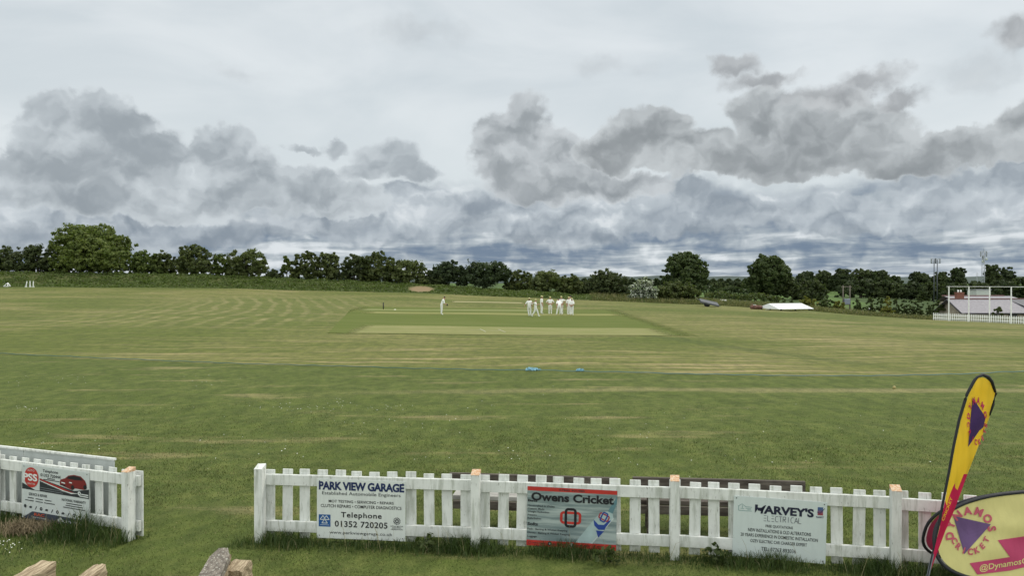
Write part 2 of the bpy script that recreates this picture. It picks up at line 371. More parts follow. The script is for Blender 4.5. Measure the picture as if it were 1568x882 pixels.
def ground_mat():
    def fn(T):
        p = pos(T); x, y, z = T.sep(p)
        A = T.n('ShaderNodeAttribute', attribute_name='zone'); rgb = T.sep(A.outputs['Color'])
        ins, rgh, ear, arc = rgb[0], rgb[1], rgb[2], A.outputs['Alpha']
        fine = T.noise(p, 28, 5, .7); med = T.noise(p, 3.2, 5, .6); big = T.noise(p, .34, 4, .55)
        # turf outside the rope
        g = T.mix(T.step(fine, .32, .68), (.041, .060, .012), (.116, .146, .040))
        g = T.mix(T.m('MULTIPLY', T.step(med, .40, .68), .55), g, (.140, .154, .048))
        g = T.mix(T.m('MULTIPLY', T.step(big, .42, .62), .45), g, (.068, .094, .020))
        dry = T.noise(T.v('MULTIPLY', p, (.16, .75, 1)), 1.0, 6, .62)
        g = T.mix(T.m('MULTIPLY', T.step(dry, .56, .70), T.step(fine, .36, .6, .25, .85)), g, (.262, .222, .112))
        # worn line parallel to the boundary, on the viewer's side
        cy = T.m('ADD', 25.6, T.m('MULTIPLY', T.m('SUBTRACT', x, 9.0), T.m('MULTIPLY', T.m('SUBTRACT', x, 9.0), -.0035)))
        cy = T.m('ADD', cy, T.m('MULTIPLY', big, 1.2))
        wl = T.m('MULTIPLY', T.step(T.m('ABSOLUTE', T.m('SUBTRACT', y, cy)), .75, .1), T.step(x, -10, 4))
        g = T.mix(T.m('MULTIPLY', wl, T.step(fine, .40, .66, .2, .8)), g, (.30, .255, .135))
        # cut outfield: long windrows of dry clippings
        st = T.noise(T.v('MULTIPLY', T.v('MULTIPLY_ADD', T.noise(p, .09, 2, .5, color=True), (0, 5, 0), p), (.075, 1.25, 1)), 1.0, 7, .70)
        st2 = T.noise(T.v('MULTIPLY', p, (.22, 4.6, 1)), 1.0, 5, .68)
        bl = T.noise(T.v('MULTIPLY', p, (.035, .06, 1)), 1.0, 3, .5)
        o = T.mix(T.step(fine, .3, .7), (.088, .104, .024), (.158, .168, .052))
        o = T.mix(T.m('MULTIPLY', T.step(bl, .40, .60), .60), o, (.074, .102, .020))
        stf = T.m('MAXIMUM', T.step(st, .50, .62), T.m('MULTIPLY', T.step(st2, .52, .62), .8))
        o = T.mix(T.m('MULTIPLY', stf, T.step(bl, .62, .42, .15, .85)), o, (.290, .238, .125))
        # mower arcs on the left
        wv = T.v('MULTIPLY_ADD', T.v('SUBTRACT', T.noise(p, .06, 3, .5, color=True), (.5, .5, .5)), (4.5, 4.5, 0), p)
        q = T.m('ADD', T.v('DOT_PRODUCT', wv, (.965, .26, 0)), T.m('MULTIPLY', T.m('POWER', T.m('SUBTRACT', y, 84.0), 2.0), .0032))
        sw = T.m('SINE', T.m('MULTIPLY', q, 3.5))
        af = T.m('MULTIPLY', T.m('MULTIPLY', T.step(sw, .1, 1.0), arc), T.step(st, .40, .60, .15, 1.0))
        o = T.mix(T.m('MULTIPLY', arc, .6), o, (.104, .126, .034))
        o = T.mix(T.m('MULTIPLY', af, .55), o, (.285, .240, .125))
        # darker wheel track running from the square towards the right
        tq = T.m('SUBTRACT', y, T.m('ADD', 78.0, T.m('MULTIPLY', x, -2.75)))
        tm = T.m('MULTIPLY', T.m('MULTIPLY', T.step(T.m('ABSOLUTE', T.m('ADD', tq, T.m('MULTIPLY', big, 3.0))), 3.4, .5), T.step(x, 6, 9)), T.step(x, 18, 14))
        o = T.mix(T.m('MULTIPLY', tm, .42), o, (.058, .080, .026))
        g = T.mix(ins, g, o)
        # rough grass and fields beyond the boundary
        rn = T.noise(T.v('MULTIPLY', p, (.5, .22, 1)), 1.0, 5, .6)
        r = T.mix(T.step(rn, .36, .64), (.055, .074, .024), (.110, .115, .048))
        far = T.step(y, 150, 190)
        fl = T.noise(T.v('MULTIPLY', p, (.02, .008, 1)), 1.0, 2, .5)
        r = T.mix(far, r, T.mix(T.step(fl, .46, .56), (.052, .080, .028), (.085, .140, .038)))
        g = T.mix(rgh, g, r)
        mo = T.noise(T.v('MULTIPLY', p, (1.9, 1.0, 1)), 1.0, 7, .72)
        g = T.mix(1.0, g, T.mix(T.step(mo, .34, .66), (.78, .80, .80, 1), (1.20, 1.18, 1.12, 1)), 'MULTIPLY')
        g = T.mix(T.step(T.m('MULTIPLY_ADD', T.m('SUBTRACT', med, .5), .9, ear), .40, .75), g, (.235, .175, .105))
        return bsdf(T, g, .9, fine, .6, .03, spec=.12)
    return mat('ground', fn)
ground = build_ground()

def sheet(name, corners, m, up=.012, nu=60, nv=24):
    """a patch of turf lying on the ground, four measured corners (near left, near right, far right, far left)"""
    P = [spot(*c) for c in corners]
    V = []
    for j in range(nv + 1):
        for i in range(nu + 1):
            u, v = i / nu, j / nv
            q = (P[0] * (1 - u) + P[1] * u) * (1 - v) + (P[3] * (1 - u) + P[2] * u) * v
            V.append((q.x, q.y, gzf(q.x, q.y) + up))
    I = np.array([j * (nu + 1) + i for j in range(nv) for i in range(nu)])
    o = np_mesh(name, np.array(V), np.stack([I, I + 1, I + nu + 2, I + nu + 1], -1), m, smooth=True)
    return tag(o, kind='structure')
def turf(name, c1, c2, dry, amt, stretch=(.12, .5, 1)):
    def fn(T):
        p = pos(T)
        f = T.noise(p, 20, 4, .7); n = T.noise(T.v('MULTIPLY', p, stretch), 1.0, 6, .65)
        c = T.mix(T.step(f, .3, .7), c1, c2); c = T.mix(T.m('MULTIPLY', T.step(n, .40, .66), amt), c, dry)
        b = bsdf(T, c, .9, f, .4, .02, spec=.1)
        # ragged, blended edge between the two cuts of turf
        uv = T.n('ShaderNodeTexCoord').outputs['Generated']; u, v, w = T.sep(uv)
        e = T.m('MINIMUM', T.m('MINIMUM', u, T.m('SUBTRACT', 1.0, u)), T.m('MULTIPLY', T.m('MINIMUM', v, T.m('SUBTRACT', 1.0, v)), 1.6))
        al = T.step(T.m('MULTIPLY_ADD', T.m('SUBTRACT', T.noise(p, .9, 4, .6), .5), .07, e), .004, .075)
        tr = T.n('ShaderNodeBsdfTransparent'); mx = T.n('ShaderNodeMixShader'); T.put(mx.inputs[0], al)
        T.nt.links.new(tr.outputs[0], mx.inputs[1]); T.nt.links.new(b, mx.inputs[2]); return mx.outputs[0]
    return mat(name, fn)
sheet('cricket_square', [(500, 512), (1075, 516), (950, 474), (540, 470)], turf('square_turf', (.084, .110, .022), (.114, .140, .032), (.140, .156, .046), .5), .010)
sheet('old_pitch', [(530, 510.5), (1052, 515.5), (1008, 503.5), (546, 498)], turf('pale_turf', (.170, .186, .062), (.212, .218, .084), (.262, .244, .115), .7, (.3, .9, 1)), .022, 60, 8)
sheet('match_pitch', [(545, 479.8), (965, 484), (955, 481.2), (548, 477)], turf('pitch_turf', (.185, .195, .062), (.220, .222, .080), (.25, .235, .105), .6), .022, 60, 6)
sheet('mown_strip', [(545, 475), (830, 477.5), (830, 475.6), (548, 473)], turf('strip_turf', (.165, .195, .068), (.200, .220, .085), (.24, .235, .11), .5), .022, 60, 6)
sheet('bleached_strip', [(690, 463), (805, 465.2), (805, 463.4), (690, 461.2)], turf('bleached_turf', (.25, .235, .115), (.29, .265, .14), (.32, .29, .16), .6), .014, 40, 4)
def crease(p0, p1):
    a, b = spot(*p0), spot(*p1); t = (b - a).normalized(); s = Vector((-t.y, t.x, 0)) * .035; mb = MB(); n = 12
    vs = []
    for i in range(n + 1):
        q = a.lerp(b, i / n); z = gzf(q.x, q.y) + .034
        vs += [(q.x - s.x, q.y - s.y, z), (q.x + s.x, q.y + s.y, z)]
    mb.add(vs, [(2 * i, 2 * i + 1, 2 * i + 3, 2 * i + 2) for i in range(n)])
    return tag(mb.build('crease_line', M_CREASE), kind='structure')
M_CREASE = plain('chalk_line', (.38, .38, .28), .9, .15)
for a, b in (((744, 509), (735, 504.5)), ((774, 509.5), (763, 505)), ((764, 507.6), (720, 505.6))): crease(a, b)

# ------------------------------------------------------------------ trees and shrubs
def unit(n):
    v = rng.normal(size=(n, 3)); return v / np.linalg.norm(v, axis=1, keepdims=True)
def leaf_quads(P, N, size):
    """one diamond-shaped leaf clump per point, facing N"""
    n = len(P); t = unit(n); a = np.cross(N, t); a /= np.linalg.norm(a, axis=1, keepdims=True) + 1e-9; b = np.cross(N, a)
    s = (size * rng.uniform(.55, 1.45, n))[:, None]; w = s * rng.uniform(.45, .8, n)[:, None]
    fold = N * s * rng.uniform(-.35, .35, n)[:, None]
    V = np.stack([P - a * s, P - b * w + fold, P + a * s, P + b * w + fold], 1).reshape(-1, 3)
    return V, np.arange(4 * n).reshape(-1, 4)
def foliage(name, lobes, m, parent, n=4000, leaf=.3, per=40, keep_low=-.6, spread=.29, shell=.84):
    lob = np.array([(*c, *r) for c, r in lobes]); w = (lob[:, 3] * lob[:, 5] + lob[:, 3] * lob[:, 4]); w /= w.sum()
    k = max(8, n // per); li = rng.choice(len(lob), k, p=w); d = unit(k); d[:, 2] = np.maximum(d[:, 2], keep_low - .2 * rng.random(k))
    C = lob[li, :3] + d * lob[li, 3:] * (shell * np.where(rng.random(k) < .12, rng.uniform(1.1, 1.28, k), rng.uniform(.72, 1.10, k)))[:, None]
    rc = lob[li, 3:].min(axis=1) * spread * rng.uniform(.6, 1.5, k)
    sizes = rng.uniform(.4, 1.6, k); cnt = np.maximum(4, (sizes / sizes.sum() * n).astype(int))
    ci = np.repeat(np.arange(k), cnt); u = unit(len(ci)); rr = rng.random(len(ci)) ** .45
    P = C[ci] + u * (rc[ci] * rr)[:, None] * np.array([1.1, 1.1, .85])
    N = u * .7 + d[ci] * .5 + unit(len(ci)) * .75; N /= np.linalg.norm(N, axis=1, keepdims=True)
    V, Fq = leaf_quads(P, N, leaf)
    V[:, 2] = np.maximum(V[:, 2], .04)
    return np_mesh(name, V, Fq, m, parent)
M_BARK = plain('bark', (.075, .062, .048), .9, .3, 6, bstr=.5)
M_HEDGE = [leafy('hawthorn_leaf', (0.044, 0.065, 0.021), (0.114, 0.132, 0.038)), leafy('ash_leaf', (0.052, 0.086, 0.024), (0.137, 0.170, 0.041)),
           leafy('blackthorn_leaf', (0.038, 0.057, 0.024), (0.090, 0.108, 0.038)), leafy('sycamore_leaf', (0.065, 0.099, 0.024), (0.162, 0.193, 0.046)),
           leafy('elder_leaf', (0.059, 0.081, 0.026), (0.137, 0.159, 0.055))]
M_OAK = leafy('oak_leaf', (0.038, 0.063, 0.024), (0.096, 0.124, 0.039))
M_PINE = leafy('conifer_needle', (0.031, 0.050, 0.024), (0.067, 0.091, 0.038))
M_FARLEAF = [leafy('distant_leaf', (0.043, 0.063, 0.027), (0.091, 0.113, 0.040), clump=.5), leafy('distant_leaf_dark', (0.036, 0.055, 0.027), (0.074, 0.094, 0.037), clump=.5)]
M_BLOSSOM = leafy('blossom_leaf', (.052, .075, .040), (.120, .145, .085), ((.58, .60, .54), .48))
M_YELLOW = leafy('yellow_leaf', (0.121, 0.137, 0.029), (0.270, 0.254, 0.063))
M_YOUNG = leafy('young_leaf', (0.041, 0.063, 0.023), (0.102, 0.127, 0.044))
def tree(px, hw, top, Y, label, kind='bush', m=None, name='hedgerow_tree', cat='tree', group=None, n=None, leaf=None, base=None):
    X = ax(px, Y); z0 = gzf(X, Y) if base is None else H + (HY - base) / F * Y
    w = hw * Y / F; h = H + (HY - top) / F * Y - z0
    root = thing(name, label, cat, (X, Y, z0), group=group)
    lobes = []; dpt = min(w, 3.2) if kind == 'bush' else w
    if kind == 'bush':
        nb = 9 + int(w * 1.5)
        for i in range(nb):
            x = (-1 + 2 * (i + random.random()) / nb) * w * .86
            cap = h * math.sqrt(max(.12, 1 - .80 * (abs(x) / w) ** 2.4)) * random.uniform(.84, 1.0)
            r = min(w * random.uniform(.24, .40), cap * .42)
            lobes.append(((x, random.uniform(-.5, .5) * dpt, cap - r * .95), (r, min(r, dpt * .6), r)))
            lobes.append(((x * 1.02, random.uniform(-.6, .4) * dpt, cap * random.uniform(.25, .5)), (r * 1.15, min(r, dpt * .6), cap * .30)))
        lobes.append(((0, 0, h * .48), (w * .70, dpt * .6, h * .42)))
        for q in (-.8, -.3, .3, .8): lobes.append(((q * w, 0, h * .16), (w * .36, dpt * .6, h * .2)))
        lobes.append(((0, 0, h * .24), (w * .98, dpt * .6, h * .26)))
    elif kind == 'oak':
        lobes.append(((0, 0, h * .56), (w * .66, w * .66, h * .33)))
        for i in range(24):
            a = i * 2.4 + random.uniform(-.5, .5); e = -.12 + 1.1 * ((i + .5) / 24) ** 1.1; q = math.cos(e * 1.35)
            r = w * random.uniform(.17, .37)
            lobes.append(((math.cos(a) * (w - r) * q, math.sin(a) * (w - r) * q, h * .40 + (h * random.uniform(.50, .62) - r * .85) * math.sin(max(e, -.1) * 1.45)), (r, r, r * .8)))
        lobes.append(((0, 0, h * .26), (w * .72, w * .72, h * .22)))
    elif kind == 'spire':                    # upright, wind-cut top
        for i in range(16):
            f = random.random(); x = (-1 + 2 * (i + random.random()) / 16) * w * .82
            r = w * random.uniform(.2, .34); top_z = h * random.uniform(.78, 1.0)
            lobes.append(((x, random.uniform(-.4, .4) * dpt, max(r, (top_z - r * 1.3) * random.uniform(.45, 1))), (r, r, r * 1.5)))
        lobes.append(((0, 0, h * .4), (w * .92, dpt * .6, h * .42)))
    elif kind == 'thin':                     # open, see-through
        for i in range(7):
            r = w * random.uniform(.2, .36)
            lobes.append(((random.uniform(-.7, .7) * w, random.uniform(-.4, .4) * w, h * random.uniform(.25, .9) - r * .5), (r, r, r)))
    leaf = (leaf or max(.10, min(.42, Y * .00165))) * .84; n = int((n or min(9000, 1500 + 130 * w * h)) * 2.6)
    if kind == 'thin': n = int(n * .45)
    m = m or random.choice(M_HEDGE)
    tb = MB(); tr = max(.07, min(.5, w * .055)); tz = h * (.62 if kind in ('oak', 'thin') else .5)
    tb.tube([(0, 0, -.3), (random.uniform(-.1, .1), 0, tz * .35), (random.uniform(-.2, .2), .05, tz * .7), (random.uniform(-.3, .3), 0, tz)], [tr * 1.35, tr, tr * .7, tr * .35], 8)
    for i in range(6 if kind != 'bush' else 5):
        c, r = random.choice(lobes); z = tz * random.uniform(.3, .8)
        tb.tube([(0, 0, z), (c[0] * .45, c[1] * .45, z + (c[2] - z) * .6), (c[0] * .9, c[1] * .9, max(c[2], z * .5))], [tr * .5, tr * .32, tr * .12], 6)
    tb.build('trunk', M_BARK, root)
    foliage('crown', lobes, m, root, n, leaf)
    return root
GH = 'hedgerow trees on top of the bank'
TREES = [
 (4, 34, 376, 134, 'dark hedgerow tree cut by the left edge of the photo', 'bush', M_HEDGE[2]),
 (58, 30, 372, 134, 'dark rounded hedgerow tree just left of the tallest tree', 'bush', M_HEDGE[2]),
 (168, 34, 375, 133, 'light green bushy tree growing in front of the right side of the tallest tree', 'bush', M_HEDGE[3]),
 (106, 26, 378, 132.5, 'low olive bushy tree in front of the left side of the tallest tree', 'bush', M_HEDGE[3]),
 (224, 26, 381, 134, 'mid green tree filling the hedge right of the tallest tree', 'bush', M_HEDGE[1]),
 (252, 20, 383, 134.5, 'narrow dark tree between the mid green one and the domed one', 'bush', M_HEDGE[0]),
 (296, 31, 371, 134, 'dark domed hedgerow tree with a few twigs sticking out of its top', 'bush', M_HEDGE[0]),
 (340, 18, 386, 134, 'small hedgerow tree with sky showing between it and the domed one', 'bush', M_HEDGE[1]),
 (379, 31, 378, 133.5, 'broad twin-topped hedgerow tree on the left of the gap in the hedge', 'bush', M_HEDGE[4]),
 (440, 14, 389, 134, 'sparse leaning small tree on the right of the gap in the hedge', 'thin', M_HEDGE[1]),
 (468, 22, 381, 134, 'hedgerow tree with a pointed top behind the sparse small tree', 'bush', M_HEDGE[0]),
 (501, 20, 382, 134, 'olive-topped hedgerow tree beside a chink of sky', 'bush', M_HEDGE[4]),
 (543, 24, 388, 134, 'dark hedgerow tree at the left foot of the long mounded crown', 'bush', M_HEDGE[2]),
 (580, 30, 381, 134, 'tall middle tree of the long mounded clump above the bare earth', 'bush', M_HEDGE[0]),
 (627, 30, 394, 134, 'low brownish tree sloping down right from the mounded clump', 'bush', M_HEDGE[4]),
 (680, 24, 392, 134.5, 'ragged windswept dark tree left of the dense black-green one', 'spire', M_PINE),
 (706, 14, 401, 134.5, 'short dark tree squeezed between two ragged conifers', 'spire', M_PINE),
 (741, 37, 388, 134, 'dense black-green tree with a spiky flat top', 'spire', M_PINE),
 (792, 20, 412, 135, 'low round dark tree right of the spiky flat-topped one', 'bush', M_HEDGE[0]),
 (836, 29, 411, 135, 'olive hedge tree directly behind the group of players', 'bush', M_HEDGE[4]),
 (872, 22, 418, 134, 'small dark hedge tree behind the right end of the players', 'bush', M_HEDGE[0]),
 (929, 33, 410, 135, 'isolated dark domed tree left of the white blossoming bush', 'bush', M_HEDGE[2])]
for t in TREES: tree(t[0], t[1], t[2], t[3], t[4], t[5], t[6], group=GH)
tree(140, 64, 336, 139, 'tallest broad tree of the hedge, lighter green with a wide flat crown', 'oak', M_HEDGE[3], name='broadleaf_tree', n=13000)
for px, hw, top, Y, lab in ((420, 14, 412, 133, 'low dark shrub filling the foot of the gap in the hedge'), (660, 22, 416, 134, 'low shrub below the ragged windswept tree'), (900, 16, 430, 134, 'low shrub between hedge and the isolated domed tree')):
    tree(px, hw, top, Y, lab, 'bush', M_HEDGE[2], name='shrub', cat='shrub', group='low shrubs in the hedge')
tree(985, 21, 424, 127, 'round bush covered in white blossom at the field edge', 'bush', M_BLOSSOM, name='blossom_bush', cat='bush', n=3800)
tree(1034, 36, 428, 130, 'wide low dark bush in front of the left oak', 'bush', M_HEDGE[0], name='field_bush', cat='bush', n=4200)
tree(1049, 39, 383, 200, 'big dome-shaped oak behind the wide low bush', 'oak', M_OAK, name='oak_tree', n=15000, leaf=.34)
tree(1177, 38, 388, 215, 'big dome-shaped oak standing behind the white pitch cover', 'oak', M_OAK, name='oak_tree', n=15000, leaf=.34)
tree(1244, 19, 424, 205, 'dark round thorn tree at the right foot of the second oak', 'bush', M_HEDGE[2], name='thorn_tree', n=3200)
tree(1215, 16, 428, 212, 'dark low tree against the right flank of the second oak', 'bush', M_HEDGE[2], name='thorn_tree', n=2600)
GF = 'trees of the far belt'
for i, (px, hw, top, Y, lab) in enumerate([
 (1100, 14, 430, 420, 'small far tree in the gap right of the left oak'), (1126, 12, 428, 430, 'far round tree midway between the two oaks'), (1143, 10, 431, 425, 'pale far tree close to the left flank of the second oak'),
 (1233, 18, 414, 330, 'leftmost tree of the far belt, right of the second oak'), (1262, 17, 413, 340, 'second tree of the far belt, above the dark thorn tree'),
 (1290, 20, 410, 330, 'tall far tree above the two-pole electricity frame'), (1322, 22, 410, 335, 'tall far tree just right of the two-pole electricity frame'),
 (1348, 20, 412, 330, 'far tree with an open pale top near the end of the high belt'), (1368, 14, 420, 325, 'sloping far tree at the right end of the high belt'),
 (1408, 20, 414, 290, 'bushy far tree left of the short twin-pole mast'), (1440, 16, 416, 290, 'far tree standing behind the short twin-pole mast'),
 (1467, 18, 405, 240, 'taller round tree between the two telecom masts'), (1520, 15, 403, 250, 'tall open tree just right of the lattice mast'),
 (1543, 16, 408, 250, 'lighter open tree second right of the lattice mast'), (1563, 14, 420, 245, 'dark tree at the right edge of the photo above the house')]):
    tree(px, hw, top, Y, lab, 'oak' if hw > 14 and i > 2 else 'bush', M_FARLEAF[i % 2], name='distant_tree', group=GF, n=4200, leaf=.55 if Y > 260 else .42)
GL = 'lower bushy trees in front of the far belt'
for i, (px, hw, top, Y, lab) in enumerate([
 (1318, 34, 423, 262, 'broad dark bushy tree at the back of the green field'), (1362, 26, 428, 260, 'low bushy tree right of the broad dark one'), (1396, 24, 430, 258, 'low dark bushy tree left of the masts'),
 (1428, 20, 431, 250, 'low bushy tree at the foot of the twin-pole mast'), (1465, 20, 430, 215, 'low dark tree behind the brick chimney'), (1500, 20, 428, 222, 'low dark tree at the foot of the lattice mast'), (1538, 24, 428, 215, 'low dark tree behind the right part of the house roof'), (1580, 22, 430, 215, 'low dark tree at the right frame edge behind the house')]):
    tree(px, hw, top, Y, lab, 'bush', M_FARLEAF[(i + 1) % 2], name='bushy_tree', group=GL, n=3600, leaf=.42)
GS = 'young trees planted beyond the boundary'
for px, hw, top, Y, lab in ((1313, 7, 456, 150, 'young tree right of the electricity frame'), (1333, 9, 455, 150, 'young tree third from the electricity frame, bushy'), (1348, 6, 455, 150, 'slim young tree left of the yellowish shrub'),
 (1372, 7, 455, 150, 'young tree right of the yellowish shrub'), (1385, 6, 457, 150, 'slim dark young tree in the middle of the row'), (1397, 8, 455, 150, 'rounded young tree beside the slim dark one'), (1409, 7, 457, 150, 'young tree second from the row end'), (1424, 8, 458, 148, 'last young tree of the row, left of the house')):
    tree(px, hw, top, Y, lab, 'bush', M_YOUNG, name='young_tree', group=GS, n=700, leaf=.2)
GY = 'yellow-green shrubs beyond the pitch cover'
for px, hw, top, Y, lab in ((1235, 13, 453, 128, 'yellow-green shrub just right of the white pitch cover'), (1264, 13, 452, 130, 'darker round shrub left of the electricity frame'), (1285, 9, 460, 126, 'small yellowish shrub at the foot of the electricity frame'), (1360, 9, 454, 146, 'yellowish shrub among the young trees'), (1437, 10, 458, 128, 'straggly shrub against the gable of the house')):
    tree(px, hw, top, Y, lab, 'bush', M_YELLOW if 'yellow' in lab else M_YOUNG, name='field_shrub', cat='shrub', group=GY, n=1100, leaf=.2)
tree(1528, 10, 465, 108, 'small dark shrub rising behind the far white fence in front of the roof', 'thin', M_HEDGE[0], name='garden_shrub', cat='shrub', n=1500, leaf=.16)
# saplings in tubes
M_TUBE = plain('sapling_guard', (.46, .46, .36), .7, .2)
M_STAKE = plain('stake_wood', (.14, .125, .10), .9, .2)
sap = None
for k, px in enumerate((1096, 1103, 1110, 1118, 1125, 1133, 1141, 1149, 1157, 1190, 1200, 1212)):
    Y = 146 + (k % 3) * 3; X = ax(px, Y); p = (X, Y, gzf(X, Y))
    if sap is None:
        sap = thing('tubed_sapling', None, 'sapling', p, group='staked saplings in pale tubes')
        MB().tube([(0, 0, 0), (0, 0, .75)], .055, 8).build('tree_guard', M_TUBE, sap)
        MB().box((.09, 0, .6), (.05, .05, 1.2)).build('stake', M_STAKE, sap)
        foliage('leaves', [((0, 0, 1.25), (.42, .42, .6))], M_YOUNG, sap, 240, .13, 12); r = sap
    else: r = copy_tree(sap); r.location = p; r.rotation_euler.z = k * 1.3; r.scale = [random.uniform(.85, 1.2)] * 3
    r['label'] = 'staked young sapling in a pale tube below the second oak' if px > 1180 else 'staked young sapling in a pale tube between the two oaks'
# bracken covering the bank
M_BRACKEN = leafy('bracken', (0.070, 0.102, 0.024), (0.118, 0.155, 0.040), clump=.9)
def bracken():
    n = 64000; a = rng.uniform(-.80, .17, n); t = rng.random(n); X0 = a * 125
    Y = edge_y(X0, np.full(n, 125.)) + .8 + t * np.where(a < -.05, 11.5, 7); X = a * Y
    e = spot(644, 445.5); ok = np.hypot((X - e.x) / 2.4, (Y - e.y - 1.2) / 2.4) > .95
    X, Y, t, a = X[ok], Y[ok], t[ok], a[ok]
    lump = .5 + .5 * np.sin(X * .9 + 2 * np.sin(Y * .7)) * np.sin(Y * 1.3 + X * .37)
    z = gz(X, Y) + rng.random(len(X)) * (.12 + .42 * lump) * np.clip(t * 6, .35, 1) - .22 * t
    N = unit(len(X)) + np.array([0, -.35, .9]); N /= np.linalg.norm(N, axis=1, keepdims=True)
    V, Fq = leaf_quads(np.stack([X, Y, z], 1), N, .17)
    return tag(np_mesh('bracken', V, Fq, M_BRACKEN), 'knee-high green bracken covering the bank below the hedge', 'bracken', kind='stuff')
bracken()
# grass blades
def blades(P, L, W, lean, segs=2):
    n = len(P); th = rng.uniform(0, 2 * np.pi, n); ph = rng.uniform(0, 2 * np.pi, n)
    s = np.stack([np.cos(th), np.sin(th), 0 * th], 1); l = np.stack([np.cos(ph), np.sin(ph), 0 * ph], 1)
    up = np.array([0, 0, 1.0]); W = W[:, None]; L = L[:, None]; ln = (lean * rng.uniform(.2, 1.3, n))[:, None]
    m1 = P + up * L * .55 + l * L * ln * .3; tip = P + up * L * np.sqrt(np.maximum(.12, 1 - ln ** 2 * .8)) + l * L * ln
    V = np.stack([P - s * W, P + s * W, m1 - s * W * .8, m1 + s * W * .8, tip], 1).reshape(-1, 3)
    b = (np.arange(n) * 5)[:, None]
    Fc = np.stack([b + [0, 1, 3], b + [0, 3, 2], b + [2, 3, 4]], 1).reshape(-1, 3)
    return V, Fc
def grass(name, P, L, W, lean, m, label, cat):
    V, Fc = blades(P, L, W, lean); return tag(np_mesh(name, V, Fc, m), label, cat, kind='stuff')
M_ROUGH = leafy('rough_grass', (.072, .090, .032), (.165, .160, .070), ((.26, .22, .12), .82), clump=.5)
def rough_grass():
    n = 60000; a = rng.uniform(.10, .80, n); X0 = a * 115; e = edge_y(X0, np.full(n, 115.))
    Y = e + .4 + rng.random(n) ** 1.5 * 34; X = a * Y
    L = rng.uniform(.3, .95, n) * np.clip((Y - e) / 2.2, .35, 1)
    return grass('rough_grass', np.stack([X, Y, gz(X, Y)], 1), L, np.full(n, .05), np.full(n, .5), M_ROUGH, 'tall unmown grass along the far edge of the field', 'grass')
rough_grass()
# ------------------------------------------------------------------ far hills and fields' hedges
def far_hills():
    m = mat('hill_woods', lambda T: bsdf(T, T.mix(T.step(T.noise(pos(T), .012, 6, .65), .38, .62), (.030, .048, .046), (.055, .078, .062)), .95))
    for nm, Y, base, seed, hgt in (('far_hills', 2300, -3, 2, 13), ('distant_ridge', 5200, -4, 5, 46)):
        xs = np.linspace(-1.3, 1.3, 240) * Y; r2 = np.random.default_rng(seed); h = np.zeros(240)
        for k in range(1, 26): h += r2.normal() / k ** .8 * np.sin(np.linspace(0, 2 * np.pi, 240) * k * 1.7 + r2.uniform(0, 6))
        h = base + hgt * (.62 + .16 * h) + r2.random(240) * hgt * .12
        V = []; rows = 7
        for j in range(rows):
            f = math.sin(j / (rows - 1) * math.pi) ** .7
            V += [(xs[i], Y + (j - rows / 2) * Y * .05, base - 4 + (h[i] - base + 4) * f) for i in range(240)]
        I = np.array([j * 240 + i for j in range(rows - 1) for i in range(239)])
        tag(np_mesh(nm, np.array(V), np.stack([I, I + 1, I + 241, I + 240], 1), m, smooth=True), kind='structure')
far_hills()
def field_hedge(p0, p1, hgt, label, mt):
    """a clipped far hedge, one long mass of leaves"""
    a, b = Vector(p0), Vector(p1); L = (b - a).length; n = int(L * 42)
    t = rng.random(n); X = a.x + (b.x - a.x) * t; Y = a.y + (b.y - a.y) * t + rng.normal(0, .6, n)
    z = gz(X, Y) + rng.random(n) ** .7 * hgt * (1 + .22 * np.sin(X * .7))
    V, Fq = leaf_quads(np.stack([X, Y, z], 1), unit(n), max(.34, a.y * .0017))
    return tag(np_mesh('field_hedge', V, Fq, mt), label, 'hedge')
field_hedge((ax(1062, 260), 260, 0), (ax(1215, 270), 270, 0), 2.6, 'long dark hedge crossing behind the saplings below the oaks', M_FARLEAF[1])
field_hedge((ax(1080, 175), 175, 0), (ax(1195, 178), 178, 0), 1.6, 'low dark hedge running just behind the staked saplings', M_HEDGE[0])
field_hedge((ax(1225, 380), 380, 0), (ax(1440, 385), 385, 0), 3.2, 'far hedge at the back of the bright green field', M_FARLEAF[0])
field_hedge((ax(840, 900), 900, 0), (ax(1160, 880), 880, 0), 7, 'distant line of trees seen low between hedge and oaks', M_FARLEAF[1])

# ------------------------------------------------------------------ house, masts, far fence
M_WHITE = white_paint('white_fence_paint')
M_PURE = plain('white_gloss_paint', (.80, .81, .80), .4, .05)
M_ROOF = mat('slate_roof', lambda T: bsdf(T, T.mix(T.step(T.noise(T.v('MULTIPLY', obj_co(T), (3, 3, 14)), 1.0, 5, .6), .35, .65), (.20, .19, .215), (.27, .255, .28)), .7))
M_STONE = plain('pale_stone', (.36, .32, .25), .9, .25, 4)
M_BRICK = mat('red_brick', lambda T: bsdf(T, T.mix(T.step(T.noise(obj_co(T), 14, 4, .7), .35, .65), (.17, .07, .05), (.25, .105, .075)), .9))
M_RED_TILE = plain('red_ridge_tile', (.19, .105, .095), .8, .2)
M_DARK = plain('dark_fascia', (.025, .026, .03), .5)
M_STEEL = plain('galvanised_steel', (.32, .34, .36), .5, .15, metal=.4)
M_DKSTEEL = plain('dark_steel', (.10, .11, .125), .5, .15, metal=.3)
M_CREAM = plain('pale_cladding', (.46, .50, .47), .7, .1)
